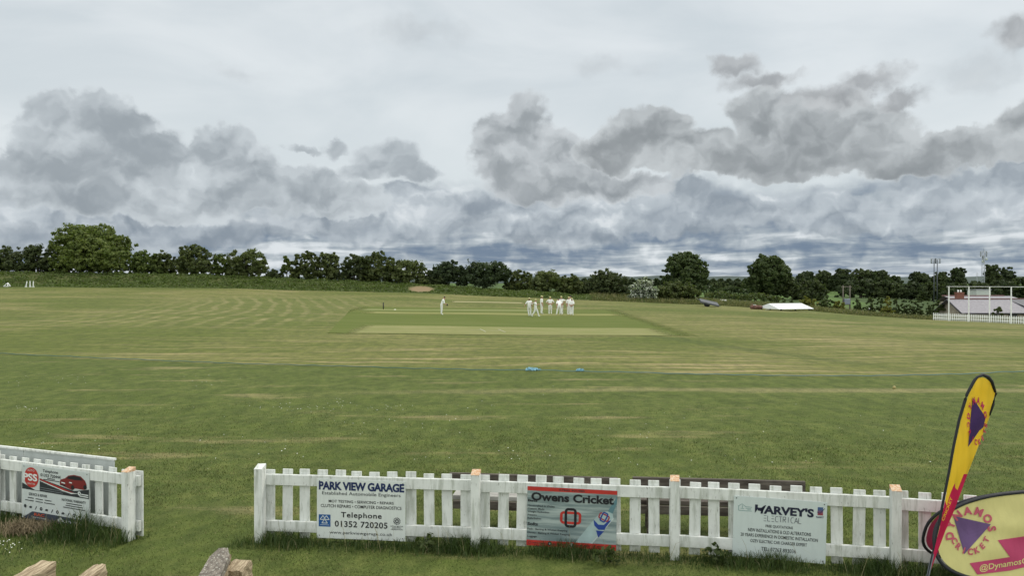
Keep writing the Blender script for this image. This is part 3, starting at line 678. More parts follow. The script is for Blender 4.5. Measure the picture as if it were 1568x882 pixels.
def house():
    Y = 126.0; X0 = ax(1455, Y); zr = H - (458 - HY) / F * Y; ze = H - (475.5 - HY) / F * Y; zg = gzf(X0 + 4, Y) - .2
    r = thing('bungalow', 'low stone bungalow with lilac slate roof behind the far white fence', 'house', (X0, Y, zg))
    zr -= zg; ze -= zg; hw = 3.6; L = 14.5
    # ridge runs along x, gable end on the left
    wall = MB(); wall.prism([(-hw, 0), (hw, 0), (hw, ze - .1), (0, zr - .15), (-hw, ze - .1)], 0, L - .2, M=Matrix.Rotation(R(-90), 4, 'Z') @ Matrix.Translation((0, .1, 0)))
    wall.build('wall', M_STONE, r)
    roof = MB(); o = .45
    dz = (zr - ze) * (o / hw)
    for s in (-1, 1):
        roof.add([(-o, 0, zr), (L, 0, zr), (L, s * (hw + o), ze - dz), (-o, s * (hw + o), ze - dz), (-o, 0, zr - .12), (L, 0, zr - .12), (L, s * (hw + o), ze - dz - .12), (-o, s * (hw + o), ze - dz - .12)],
                 [(0, 1, 2, 3), (4, 5, 6, 7), (0, 3, 7, 4), (1, 2, 6, 5), (2, 3, 7, 6), (0, 1, 5, 4)])
    rf = roof.build('roof', M_ROOF, r)
    g = MB()
    for s in (-1, 1): g.tube([(-o - .06, 0, zr - .1), (-o - .06, s * (hw + o), ze - dz - .1)], .13, 4)
    g.box((L / 2, -(hw + o + .07), ze - dz - .1), (L, .12, .16)); g.build('bargeboard', M_DARK, rf)
    MB().box((L / 2 - .2, 0, zr + .05), (L, .28, .14)).build('ridge', M_RED_TILE, rf)
    c = MB(); c.box((2.0, .9, zr + .3), (1.15, .7, 1.5)); c.box((2.0, .9, zr + .98), (1.3, .85, .16)); ch = c.build('chimney', M_BRICK, rf)
    for dx in (-.22, .22): MB().tube([(2 + dx, .9, zr + 1.06), (2 + dx, .9, zr + 1.45)], [.15, .12], 8).build('chimney_pot', M_PURE, ch)
    # cross wing with its own red ridge
    wg = MB(); wg.add([(3.0, hw - .2, zr - .4), (L, hw - .2, zr - .4), (L, 7.4, zr + .35), (3.0, 7.4, zr + .35), (3.0, 9.5, zr - .5), (L, 9.5, zr - .5)], [(0, 1, 2, 3), (3, 2, 5, 4)]); wg.build('rear_roof', M_ROOF, r)
    MB().box((8, 7.4, zr + .42), (10.5, .3, .16)).build('rear_ridge', M_RED_TILE, r)
    MB().box((8.2, 8.2, (zr - .6) / 2), (9.8, 2.2, zr - .6)).build('rear_wall', M_STONE, r)
    # hipped wing on the right
    hp = MB(); hp.add([(9.2, 0, zr - .03), (15.5, 0, zr - .03), (15.5, -hw - 1.6, ze - .25), (11.4, -hw - 1.6, ze - .25)], [(0, 1, 2, 3)]); hp.add([(9.2, 0, zr - .18), (15.5, 0, zr - .18), (15.5, -hw - 1.6, ze - .4), (11.4, -hw - 1.6, ze - .4)], [(0, 1, 2, 3)]); hp.build('wing_roof', plain('darker_slate', (.12, .12, .135), .7), r)
    for x in (4.6, 7.8):
        w = MB(); w.box((x, -hw - .03, ze - 1.0), (1.3, .08, 1.0)); f = w.build('window', M_DARK, r)
    return r
house()
def cabin():
    Y = 150; X = ax(1499, Y); zt, zb = H - (444 - HY) / F * Y, H - (457 - HY) / F * Y; zg = gzf(X, Y)
    r = thing('equipment_cabin', 'pale flat-roofed cabin behind the brick chimney', 'cabin', (X, Y, zg)); w = 22 * Y / F
    MB().box((0, 0, (zt - zg) / 2), (w, 3, zt - zg), bev=.04).build('wall', M_CREAM, r)
    MB().box((0, 0, zt - zg + .05), (w + .25, 3.2, .1)).build('roof', M_STEEL, r)
    MB().box((-.6, -1.53, 1.4), (.9, .06, 2.0)).build('door', plain('cabin_door', (.33, .37, .35), .6), r)
cabin()
def mast_twin():
    Y = 235; X = ax(1432.5, Y); zg = gzf(X, Y); zt = H + (HY - 396) / F * Y - zg
    r = thing('telecom_mast', 'short telecom mast on two poles with a boxy antenna head', 'mast', (X, Y, zg))
    for dx in (-.45, .5): MB().tube([(dx, 0, 0), (dx, 0, zt - .3)], [.17, .12], 8).build('pole', M_DKSTEEL, r)
    h = MB(); zz = zt - .7
    for a in range(3):
        t = a * 2.094 + .5; h.tube([(.02, 0, zz), (1.2 * math.cos(t), 1.2 * math.sin(t), zz)], .05, 6)
    h.tube([(1.2 * math.cos(a * 1.047), 1.2 * math.sin(a * 1.047), zz + .55) for a in range(7)], .05, 6); h.tube([(1.2 * math.cos(a * 1.047), 1.2 * math.sin(a * 1.047), zz - .55) for a in range(7)], .05, 6)
    h.build('head_frame', M_STEEL, r)
    for a in range(6): MB().box((1.3 * math.cos(a * 1.047), 1.3 * math.sin(a * 1.047), zz), (.28, .28, 1.5), bev=.04).build('antenna_panel', M_STEEL if a % 2 else M_DKSTEEL, r)
mast_twin()
def mast_lattice():
    Y = 225; X = ax(1506, Y); zg = gzf(X, Y); zt = H + (HY - 383) / F * Y - zg
    r = thing('telecom_mast', 'tall slim lattice telecom mast with dishes at its top', 'mast', (X, Y, zg)); m = MB()
    pt = [(math.cos(a) * .5, math.sin(a) * .5) for a in (0.4, 2.5, 4.6)]
    for x, y in pt: m.tube([(x, y, 0), (x * .8, y * .8, zt)], .07, 6)
    n = 14
    for i in range(n):
        for k in range(3):
            a, b = pt[k], pt[(k + 1) % 3]; m.tube([(a[0] * .9, a[1] * .9, zt * i / n), (b[0] * .9, b[1] * .9, zt * (i + 1) / n)], .035, 4)
    m.build('lattice_tower', M_STEEL, r)
    for i in range(5): MB().box((.75 * math.cos(i * 1.4), .75 * math.sin(i * 1.4), zt - 1.1 - (i % 2) * 1.3), (.26, .26, 1.6), bev=.03).build('antenna_panel', M_STEEL, r)
    for s, dz in ((-1, -3.2), (1, -2.6)): MB().ball((s * .5, -.5, zt + dz), (.42, .16, .42)).build('dish', M_CREAM, r)
    MB().tube([(0, 0, zt - .2), (0, 0, zt + .9)], .04, 6).build('whip_antenna', M_STEEL, r)
mast_lattice()
Yw = 260; Xw = ax(1496, Yw); tg = thing('radio_mast', 'very thin distant aerial mast left of the lattice mast', 'mast', (Xw, Yw, gzf(Xw, Yw))); hh = H + (HY - 417) / F * Yw - gzf(Xw, Yw)
MB().tube([(0, 0, 0), (0, 0, hh)], .08, 6).build('pole', M_STEEL, tg); [MB().box((0, 0, hh - q), (1.1, .06, .06)).build('aerial_bar', M_STEEL, tg) for q in (.6, 1.3)]
def electricity_frame():
    Y = 140; a = ax(1291, Y); b = ax(1301.5, Y); zg = gzf(a, Y); zt = H + (HY - 437) / F * Y - zg
    r = thing('electricity_poles', 'two wooden electricity poles carrying a grey transformer', 'pole', (a, Y, zg))
    for x in (0, b - a): MB().tube([(x, 0, -.2), (x, 0, zt)], [.14, .11], 8).build('pole', M_STAKE, r)
    MB().box(((b - a) / 2, 0, zt - .25), (b - a + .6, .14, .16)).build('crossarm', M_STAKE, r)
    zb = H + (HY - 467) / F * Y - zg
    MB().box(((b - a) / 2, -.22, zb + .62), (1.0, .5, 1.0), bev=.05).build('transformer', plain('transformer_paint', (.20, .23, .28), .5), r)
    MB().box(((b - a) / 2, -.1, zb + .06), (b - a, .5, .1)).build('platform', M_STAKE, r)
electricity_frame()
def far_fence():
    p0, p1 = (Vector((ax(q, y), y, gzf(ax(q, y), y))) for q, y in ((1430, 100), (1600, 92.5))); d = p1 - p0; L = math.hypot(d.x, d.y); rz = math.atan2(d.y, d.x)
    r = thing('far_picket_fence', 'low white picket fence in front of the bungalow', 'fence', p0, rz)
    n = int(L / .235); me = MB().box((0, 0, .47), (.115, .025, .9)).build('picket', M_PURE, mesh_only=True)
    zof = lambda s: gzf(p0.x + d.x * s / L, p0.y + d.y * s / L) - p0.z
    for i in range(n + 1):
        s = i * .235; o = link('picket', me, r, (s, 0, zof(s) + random.uniform(-.015, .02)))
    for z in (.28, .66):
        mb = MB(); mb.tube([(s, .04, zof(s) + z) for s in np.linspace(0, L, 14)], .045, 4); mb.build('rail', M_PURE, r)
far_fence()
def ball_net_frame():
    xs = (1453, 1483.6, 1515.4, 1548.5, 1578); bs = (484, 487, 491, 494.5, 497)
    p = []
    for x, b in zip(xs, bs):
        Y = 97.5 - (x - 1453) * .045; p.append((ax(x, Y), Y))
    r = thing('ball_stop_frame', 'row of tall white posts joined by a top rail', 'frame', (p[0][0], p[0][1], gzf(*p[0])))
    zt = H + (HY - 438.5) / F * p[0][1] - r.location.z
    for x, y in p:
        zb = gzf(x, y) - r.location.z
        MB().box((x - p[0][0], y - p[0][1], (zt + zb) / 2), (.10, .10, zt - zb)).build('post', M_PURE, r)
    MB().tube([(-.3, 0, zt - .03)] + [(x - p[0][0], y - p[0][1], zt - .03) for x, y in p], .03, 6).build('top_rail', M_PURE, r)
ball_net_frame()
# ------------------------------------------------------------------ gear on the far side of the field
def pitch_cover():
    Y = 104.5; a = Vector((ax(1193, Y), Y, gzf(ax(1193, Y), Y))); L, d = 5.5, 4.9
    r = thing('pitch_cover', 'long low white mobile pitch cover with a peaked roof on small wheels', 'pitch cover', a, R(17))
    z0 = .24; zt = .90
    top = MB(); top.add([(0, 0, z0), (L, 0, z0), (L, d, z0), (0, d, z0), (.1, d * .5, zt), (L - .1, d * .5, zt)], [(0, 1, 5, 4), (1, 2, 5), (2, 3, 4, 5), (3, 0, 4)])
    top.add([(0, 0, z0 - .05), (L, 0, z0 - .05), (L, d, z0 - .05), (0, d, z0 - .05), (0, 0, z0), (L, 0, z0), (L, d, z0), (0, d, z0)], [(0, 1, 5, 4), (1, 2, 6, 5), (2, 3, 7, 6), (3, 0, 4, 7)])
    top.build('roof_sheet', plain('white_sheet', (.80, .81, .82), .45, .04), r)
    for x, y in ((.5, .25), (L / 2, .25), (L - .5, .25), (.5, d - .3), (L - .5, d - .3), (.35, d / 2)):
        MB().tube([(x, y - .06, .12), (x, y + .06, .12)], .12, 12).build('wheel', M_DARK, r)
    MB().tube([(.0, d * .4, .18), (-.6, d * .45, .06)], .03, 6).build('tow_bar', M_STEEL, r)
pitch_cover()
def roller():
    p = Vector((ax(1158, 108), 108, gzf(ax(1158, 108), 108))); r = thing('heavy_roller', 'rusty red heavy roller left of the white pitch cover', 'roller', p, .15)
    M_RUST = plain('rust', (.17, .085, .065), .8, .35, 6)
    MB().tube([(-.75, 0, .3), (.1, 0, .3)], .3, 18).build('drum', M_RUST, r)
    MB().tube([(.2, 0, .27), (.75, 0, .27)], .27, 18).build('drum', M_RUST, r)
    f = MB(); f.box((0, -.36, .32), (1.6, .05, .07)); f.box((0, .36, .32), (1.6, .05, .07)); f.tube([(0, .36, .34), (0, 1.3, .75)], .03, 6); f.tube([(-.35, 1.3, .75), (.35, 1.3, .75)], .03, 6); f.build('frame', plain('frame_rust', (.11, .055, .045), .8, .3), r)
    MB().box((-.3, -.1, .62), (.32, .22, .06)).build('weight', M_PURE, r)
roller()
def trailer():
    p = Vector((ax(1081, 113), 113, 0)); r = thing('flat_trailer', 'dark grey low trailer with a tipped flat bed at the field edge', 'trailer', (p.x, p.y - 1.2, gzf(p.x, p.y - 1.2)), -.1)
    b = MB(); b.box((0, 0, .60), (2.6, 2.4, .22), bev=.02, M=Matrix.Rotation(R(13), 4, 'Y') @ Matrix.Rotation(R(9), 4, 'X')); b.build('bed', plain('grey_bed', (.075, .08, .09), .6), r)
    for y in (-.9, .9): MB().tube([(-.15, y - .1, .28), (-.15, y + .1, .28)], .28, 14).build('wheel', M_DARK, r)
    MB().tube([(-.15, -.6, .28), (-.15, .6, .28)], .05, 8).build('axle', M_DKSTEEL, r); MB().box((-.1, 0, .44), (1.0, .9, .2)).build('chassis', M_DKSTEEL, r)
    MB().tube([(1.2, 0, .3), (1.75, 0, .06)], .045, 6).build('drawbar', M_DKSTEEL, r)
    MB().tube([(-1.25, .2, .95), (-1.6, .2, 1.15)], .04, 6).build('handle', M_DKSTEEL, r)
trailer()
# white scraps
q = at(1107, 457.5, 140); q.z = gzf(q.x, q.y) + .02
t = thing('site_board', 'white panel lying in the rough grass below the saplings', 'board', q); MB().box((0, 0, .55), (1.2, .5, .06), M=Matrix.Rotation(R(20), 4, 'X')).build('sheet', M_PURE, t); MB().box((0, .1, .26), (.8, .1, .52)).build('support', M_STAKE, t)
q = spot(1332, 475.5); t = thing('canvas_heap', 'small white canvas peak lying in the long grass', 'canvas', q)
MB().add([(-.45, -.2, .0), (.5, -.25, 0), (.55, .3, 0), (-.4, .35, 0), (-.05, 0, .75), (.3, .05, .3)], [(0, 1, 5, 4), (1, 2, 5), (2, 4, 5), (2, 3, 4), (3, 0, 4)]).build('sheet', M_PURE, t)
def a_frame():
    p = spot(11, 439.5); r = thing('hurdle', 'white triangular timber hurdle lying at the foot of the bank', 'hurdle', p); Y = p.y; k = Y / F
    pts = [(-6 * k, 0, .08), (.5 * k, .1, 6.2 * k), (5 * k, 0, .12)]
    for i in range(3): MB().tube([pts[i], pts[(i + 1) % 3]], .06, 6).build('bar', M_PURE, r)
    MB().tube([pts[1], (4.5 * k, -.6, .06)], .05, 6).build('strut', M_PURE, r)
a_frame()
for px, pb, pt, ln, lab in ((39.6, 439.6, 432, .9, 'leaning white post, nearest of the trio beside the triangular hurdle'), (46, 437.5, 429.8, 0, 'upright middle white post of the trio at the foot of the bank'), (50.8, 437.6, 430, .2, 'right-hand white post of the trio at the foot of the bank')):
    Y = 121.4; X = ax(px, Y); z = gzf(X, Y); h = (pb - pt) * Y / F + .15
    t = tag(MB().box((0, 0, h / 2), (.13, .07, h), M=Matrix.Shear('XY', 4, (ln * .22, 0))).box((0, .04, .06), (.3, .14, .12)).build('marker_post', M_PURE, loc=(X, Y, z)), lab, 'post', 'white posts by the bank')

# ------------------------------------------------------------------ people
M_SKIN = plain('skin', (.42, .25, .17), .6, .08); M_KIT = plain('cricket_whites', (.80, .80, .78), .8, .05, 14)
M_TROU = plain('cricket_trousers', (.70, .71, .68), .8, .06, 14); M_SHOE = plain('white_shoes', (.72, .73, .66), .6, .08)
M_CAP = plain('pale_yellow_cap', (.56, .53, .26), .7, .06); M_HAIR = plain('dark_hair', (.028, .022, .018), .7, .2); M_BLACKCAP = plain('black_cap', (.02, .02, .024), .7)
M_GLOVE = plain('dark_glove', (.03, .03, .035), .7)
J0 = dict(pelvis=(0, 0, .96), waist=(0, 0, 1.10), chest=(0, .01, 1.32), neck=(0, .01, 1.50), chin=(0, .03, 1.58), skull=(0, .02, 1.69), crown=(0, .01, 1.76),
          hipL=(-.10, 0, .90), kneeL=(-.11, .02, .50), ankL=(-.115, -.02, .10), toeL=(-.125, .15, .045), hipR=(.10, 0, .90), kneeR=(.11, .02, .50), ankR=(.115, -.02, .10), toeR=(.125, .15, .045),
          shoL=(-.19, 0, 1.44), elbL=(-.26, -.03, 1.16), wriL=(-.27, .05, .92), palL=(-.27, .07, .84), shoR=(.19, 0, 1.44), elbR=(.26, -.03, 1.16), wriR=(.27, .05, .92), palR=(.27, .07, .84))
BONES = [('pelvis', 'waist', 1), ('waist', 'chest', 1), ('chest', 'neck', 1), ('neck', 'chin', 0), ('chin', 'skull', 0), ('skull', 'crown', 0)]
for s_ in 'LR':
    BONES += [('pelvis', 'hip' + s_, 2), ('hip' + s_, 'knee' + s_, 2), ('knee' + s_, 'ank' + s_, 2), ('ank' + s_, 'toe' + s_, 3),
              ('chest', 'sho' + s_, 1), ('sho' + s_, 'elb' + s_, 1), ('elb' + s_, 'wri' + s_, 0), ('wri' + s_, 'pal' + s_, 0)]
RAD = dict(pelvis=(.165, .12), waist=(.15, .11), chest=(.17, .12), neck=(.062, .062), chin=(.066, .076), skull=(.082, .098), crown=(.05, .06), hip=(.105, .105), knee=(.075, .075), ank=(.058, .058), toe=(.045, .035), sho=(.078, .078), elb=(.055, .055), wri=(.034, .034), pal=(.042, .024))
def person(p, yaw, label, pose=None, height=1.76, cap='yellow', scale=1.0, gloves=(), lean=0.0, sleeves='short'):
    J = {k: Vector(v) for k, v in J0.items()}
    if lean:                                       # bend the trunk forward at the hips
        Rm = Matrix.Rotation(-lean, 4, 'X'); c = J['pelvis']
        for k in J:
            if k[:3] in ('wai', 'che', 'nec', 'chi', 'sku', 'cro', 'sho', 'elb', 'wri', 'pal'): J[k] = c + Rm @ (J[k] - c)
    for k, v in (pose or {}).items(): J[k] = Vector(v)
    root = thing('person', label, 'person', p, yaw, 'cricketers in whites on the field'); k = height / 1.76; root.scale = (k, k, k)
    names = list(J); me = bpy.data.meshes.new('body'); me.from_pydata([J[n] for n in names], [(names.index(a), names.index(b)) for a, b, _ in BONES], [])
    tmp = bpy.data.objects.new('body', me); COL.objects.link(tmp)
    tmp.modifiers.new('skin', 'SKIN'); sub = tmp.modifiers.new('sub', 'SUBSURF'); sub.levels = 1
    for i, n in enumerate(names):
        r = RAD[n if n in RAD else n[:3] if n[:3] in RAD else n[:-1]]; v = me.skin_vertices[0].data[i]; v.radius = (r[0] * 1.15, r[1] * 1.15); v.use_root = n == 'pelvis'
    dg = bpy.context.evaluated_depsgraph_get(); bm = bmesh.new(); bm.from_mesh(tmp.evaluated_get(dg).to_mesh()); bpy.data.objects.remove(tmp); bpy.data.meshes.remove(me)
    for f in bm.faces:
        c = f.calc_center_median(); best = None
        for a, b, m in BONES:
            A, B = J[a], J[b]; t = max(0, min(1, (c - A).dot(B - A) / max(1e-6, (B - A).length_squared))); q = (c - A.lerp(B, t)).length
            if best is None or q < best[0]: best = (q, m)
        f.material_index = best[1]; f.smooth = True
    bm.verts.index_update(); mb = MB(); mb.add([v.co[:] for v in bm.verts], [[v.index for v in f.verts] for f in bm.faces]); mb.mi = [f.material_index for f in bm.faces]; mb.sm = [True] * len(mb.f); bm.free()
    for s in 'LR':                                 # five curled fingers on each hand
        w, q = J['wri' + s], J['pal' + s]; d = (q - w).normalized(); e = d.cross(Vector((0, 1, 0)) if abs(d.y) < .9 else Vector((1, 0, 0))).normalized(); g = d.cross(e)
        for i, L in enumerate((.075, .085, .08, .062)):
            b = q + d * .01 + g * (i - 1.5) * .019; mb.tube([b, b + d * L * .5, b + d * L * .85 + e * .025], [.0095, .009, .007], 6, 0)
        mb.tube([q - d * .03 + g * -.03, q + g * -.055 + d * .005, q + g * -.06 + d * .045], [.011, .01, .008], 6, 0)
    hd, up = J['skull'], (J['crown'] - J['chin']).normalized(); fw = Vector((1, 0, 0)).cross(up) * -1
    if fw.y < 0: fw = -fw
    mb.tube([hd + fw * .09 - up * .02, hd + fw * .115 - up * .05], [.012, .018], 6, 0)         # nose
    for s in (-1, 1):
        mb.ball(hd + Vector((s * .032, 0, 0)) + fw * .088, .011, 4, nu=6, nv=4); mb.ball(hd + Vector((s * .086, 0, 0)) - up * .02, (.012, .02, .03), 0, nu=6, nv=4)
    mb.box(hd + fw * .088 - up * .075, (.045, .012, .008), 5)
    mb.build('body', [M_SKIN, M_KIT, M_TROU, M_SHOE, M_DARK, plain('lips', (.3, .12, .1))], root)
    Rm = Matrix.Translation(hd) @ up.to_track_quat('Z', 'Y').to_matrix().to_4x4()
    h = MB(); h.ball((0, -.012, .012), (.094, .108, .098), 0, Rm); 
    h.v = [v if (Vector(v) - hd).dot(fw) < .05 or (Vector(v) - hd).dot(up) > .05 else tuple(Vector(v) - fw * .05) for v in h.v]; h.build('hair', M_HAIR, root)
    if cap:
        c = MB(); c.ball((0, -.004, .045), (.102, .115, .082), 0, Rm); c.box((0, .13, .045), (.15, .13, .014), 0, Rm); c.build('cap', M_CAP if cap == 'yellow' else M_BLACKCAP, root)
    for s in gloves:
        g = MB(); g.ball(J['pal' + s], (.085, .075, .10)); g.build('glove', M_GLOVE, root)
    return root
akimbo = dict(elbL=(-.40, -.10, 1.20), wriL=(-.20, .03, 1.05), palL=(-.14, .05, 1.02), elbR=(.40, -.10, 1.20), wriR=(.20, .03, 1.05), palR=(.14, .05, 1.02))
def feet(px, py, Y): X = ax(px, Y); return (X, Y, gzf(X, Y) + .02)
def place(px, py, *a, **k):
    q = spot(px, py); return person((q.x, q.y, q.z + .012), *a, **k)
place(810.5, 484.8, 0, 'player at the left end of the group, back turned, one arm held out',
      dict(elbL=(-.36, -.02, 1.20), wriL=(-.46, .02, .98), palL=(-.50, .03, .91), kneeL=(-.10, .06, .52), ankL=(-.02, -.05, .10), toeL=(-.02, .12, .045), ankR=(.15, -.02, .1), toeR=(.16, .14, .045)))
place(820, 485.6, R(-100), 'walking player second from the left with one arm stretched out sideways',
      dict(kneeL=(-.10, .20, .52), ankL=(-.11, .30, .11), toeL=(-.12, .46, .06), kneeR=(.10, -.10, .50), ankR=(.11, -.36, .14), toeR=(.12, -.24, .045), elbL=(-.30, -.22, 1.40), wriL=(-.30, -.44, 1.44), palL=(-.30, -.52, 1.45), elbR=(.24, .14, 1.20), wriR=(.22, .34, 1.30), palR=(.20, .42, 1.34)), height=1.66)
place(829.3, 481.4, R(-75), 'slim player standing sideways between the walking one and the one with hands on hips', height=1.84)
place(842.5, 481.4, R(180), 'player facing the camera with both hands on hips', akimbo)
place(859.5, 481.8, R(165), 'tall player half hidden behind a stooping team-mate, elbows out', {**akimbo, 'elbR': (.44, .02, 1.36), 'elbL': (-.44, .02, 1.36)}, height=1.82)
place(856.5, 482.9, R(8), 'stooping player with head bowed and bright white back, feet wide apart', dict(kneeL=(-.20, .02, .5), ankL=(-.28, -.02, .1), toeL=(-.32, .14, .045), kneeR=(.18, .02, .5), ankR=(.24, -.02, .1), toeR=(.27, .14, .045)), lean=.62, cap=None)
place(870.8, 482.3, R(-150), 'pale-capped player left in the tight trio at the right end', height=1.80)
place(873.4, 481.6, R(170), 'player with a black cap at the back of the tight trio', height=1.90, cap='black')
place(875.6, 483.6, R(-25), 'player with hands behind back at the right front of the trio', dict(elbL=(-.27, -.14, 1.18), wriL=(-.08, -.20, 1.02), palL=(-.02, -.20, .98), elbR=(.27, -.14, 1.18), wriR=(.08, -.21, 1.04), palR=(.02, -.22, .99)), height=1.70)
place(676, 482.6, R(-80), 'bareheaded cricketer alone on the left, leaning forward with dark gloves', dict(elbL=(-.22, .25, 1.08), wriL=(-.12, .46, .98), palL=(-.08, .53, .95), elbR=(.22, .25, 1.08), wriR=(.12, .46, .98), palR=(.08, .53, .95)), lean=.36, cap=None, gloves='LR', height=1.80)
# stumps and small field markers
def stumps():
    p = spot(587, 474.2); r = thing('stumps', 'dark set of stumps standing alone left of the pitch', 'stumps', p)
    for x in (-.045, 0, .045): MB().tube([(x, 0, .03), (x, 0, .72)], .02, 8).build('stump', M_DARK, r)
    MB().box((0, 0, .745), (.13, .03, .025)).build('bail', M_DARK, r); MB().box((0, 0, .015), (.3, .12, .03)).build('base', plain('base_yellow', (.5, .48, .2)), r)
stumps()
def disc(px, py, label, c=(.62, .60, .42), r=.12):
    p = spot(px, py); MBo = MB(); MBo.tube([(0, 0, .0), (0, 0, .03), (0, 0, .07)], [r, r * .8, r * .45], 14)
    tag(MBo.build('marker_disc', plain('marker', c, .5), loc=p), label, 'marker', 'small round field markers')
disc(604.8, 474.6, 'small pale disc on the turf just right of the stumps', (.72, .72, .60), .15)
b = spot(1370, 596); tag(MB().ball((0, 0, .05), .055).build('ball', plain('tan_ball', (.36, .30, .12), .5), loc=b), 'tan ball lying on the grass left of the feather flag', 'ball')
# boundary rope and tangled tape
def rope():
    pts = []
    for x in np.linspace(rope_xy[0, 0], rope_xy[-1, 0], 220):
        y = float(np.interp(x, rope_xy[:, 0], rope_xy[:, 1])); pts.append((x, y + .06 * math.sin(x * 1.7) + .05 * math.sin(x * .63), gzf(x, y) + .045 + .012 * math.sin(x * 5)))
    m = mat('blue_green_rope', lambda T: bsdf(T, T.mix(T.step(T.sep(pos(T))[0], -6, 3), (.07, .145, .115), (.095, .18, .175)), .6))
    tag(MB().tube(pts, .018, 6).build('boundary_rope', m), 'thin teal boundary rope lying across the whole field', 'rope')
rope()
def tape(px, w, h, label, parts):
    p = spot(px, 568.6 + (px - 784) * .012); r = thing('tangled_tape', label, 'tape', p, group='loops of blue tape on the boundary rope'); m = plain('blue_tape', (.20, .40, .50), .4, .2)
    for k in range(parts):
        rr = random.Random(k + int(px)); pts = [(rr.uniform(-w, w), rr.uniform(-.08, .08), rr.uniform(.02, h) * (1 - .5 * (i % 2))) for i in range(11)]; pts.sort()
        mb = MB(); vs = []
        for i, q in enumerate(pts): vs += [q, (q[0] + .05, q[1] + .05, max(.02, q[2] + (.07 if i % 3 else -.05)))]
        mb.add(vs, [(2 * i, 2 * i + 1, 2 * i + 3, 2 * i + 2) for i in range(10)]); mb.build('ribbon', m, r)
tape(815, .36, .10, 'larger heap of blue tape tangled on the boundary rope', 5)
tape(888, .18, .08, 'smaller clump of blue tape on the rope, right of the larger heap', 4)

# ------------------------------------------------------------------ near fences
M_TOP = mat('bare_post_top', lambda T: bsdf(T, T.mix(T.step(T.noise(obj_co(T), 40, 4, .6), .4, .65), (.50, .28, .15), (.62, .52, .40)), .85))
def fence_run(root, pts, first, step, post_w, hz, ends=(0.0, 0.0), top_m=None, picket_top=1.0, drop=0.0):
    """posts at pts (front face, x,y); rails and pickets behind them"""
    seg = []; s0 = 0
    for i in range(len(pts) - 1):
        a, b = Vector((*pts[i], 0)), Vector((*pts[i + 1], 0)); L = (b - a).length; seg.append((a, b, L, s0)); s0 += L
    def on(s):
        for k, (a, b, L, q) in enumerate(seg):
            if s <= q + L or k == len(seg) - 1: break
        t = (b - a).normalized(); return a + t * (s - q), math.atan2(t.y, t.x)
    o = root.location
    for i, p in enumerate(pts):
        rz = on(sum(q[2] for q in seg[:i]) + (.01 if i < len(pts) - 1 else 0))[1]; h = hz[i]; w = post_w; g = gzf(*p)
        mb = MB(); mb.box((0, .07, h / 2 - .1), (w, .14, h + .2 - .0), bev=.006)
        po = mb.build('post', M_WHITE, root, (p[0] - o.x, p[1] - o.y, g), rz)
        tm = top_m[i]
        cap = MB(); cap.add([(-w / 2, 0, h), (w / 2, 0, h), (w / 2, .14, h), (-w / 2, .14, h), (-w / 2, 0, h + .004), (w / 2, 0, h + .006), (w / 2, .14, h + .055), (-w / 2, .14, h + .05)], [(0, 1, 5, 4), (1, 2, 6, 5), (2, 3, 7, 6), (3, 0, 4, 7), (4, 5, 6, 7), (0, 1, 2, 3)])
        cap.build('post_top', tm, po)
    n = int((s0 + ends[1] - first) / step) + 1; me = [None] * 4
    for k in range(4):
        mb = MB(); h = picket_top * (1, .995, 1.005, .99)[k] - .03; mb.box((0, 0, h / 2), (.145, .022, h), bev=.004); me[k] = mb.build('picket', M_WHITE, mesh_only=True)
    for i in range(n):
        p, rz = on(first + i * step); nrm = Vector((-math.sin(rz), math.cos(rz), 0)); q = p + nrm * .205
        pk = link('picket', me[random.randrange(4)], root, (q.x - o.x, q.y - o.y, gzf(q.x, q.y) + .03 + random.uniform(-.006, .006)), rz)
        pk.rotation_euler.y = random.uniform(-.017, .017)
    for k, (a, b, L, q) in enumerate(seg):
        t = (b - a).normalized(); nrm = Vector((-t.y, t.x, 0)); rz = math.atan2(t.y, t.x)
        e0 = ends[0] if k == 0 else 0; e1 = ends[1] if k == len(seg) - 1 else 0
        for z0, z1 in ((.135, .285), (.775, .925)):
            sag = random.uniform(-.006, .006)
            rl = MB(); rl.box(((L - e0 + e1) / 2 , .165, (z0 + z1) / 2 + sag - drop), (L + e0 + e1 - .006, .05, z1 - z0), bev=.004)
            rl.build('rail', M_WHITE, root, (a.x - o.x, a.y - o.y, 0), rz)
    return on
PTS = [(ax(394, 10.84), 10.84), (ax(727, 10.51), 10.51), (ax(1034, 10.17), 10.17), (ax(1375, 9.67), 9.67), (7.35, 9.02)]
root = thing('picket_fence', 'weathered white picket fence carrying three signs in the foreground', 'fence', (PTS[0][0], PTS[0][1], 0))
onR = fence_run(root, PTS, .085, .2545, .118, (1.03, 1.03, 1.035, 1.04, 1.04), (0, .2), [M_WHITE, M_TOP, M_TOP, M_TOP, M_TOP])
dl = Vector((-2.25, .88, 0)).normalized(); E0 = Vector((ax(189, 10.92), 10.92, 0))
LP = [(E0 + dl * 5.4)[:2], (E0 + dl * 2.75)[:2], E0[:2]]
rootL = thing('picket_fence', 'white picket fence on the left with one sign and a grey board leaning behind', 'fence', (LP[0][0], LP[0][1], 0))
onL = fence_run(rootL, LP, .10, .255, .125, (.98, .98, .97), (0, .12), [M_WHITE, M_WHITE, M_TOP], .955, .025)
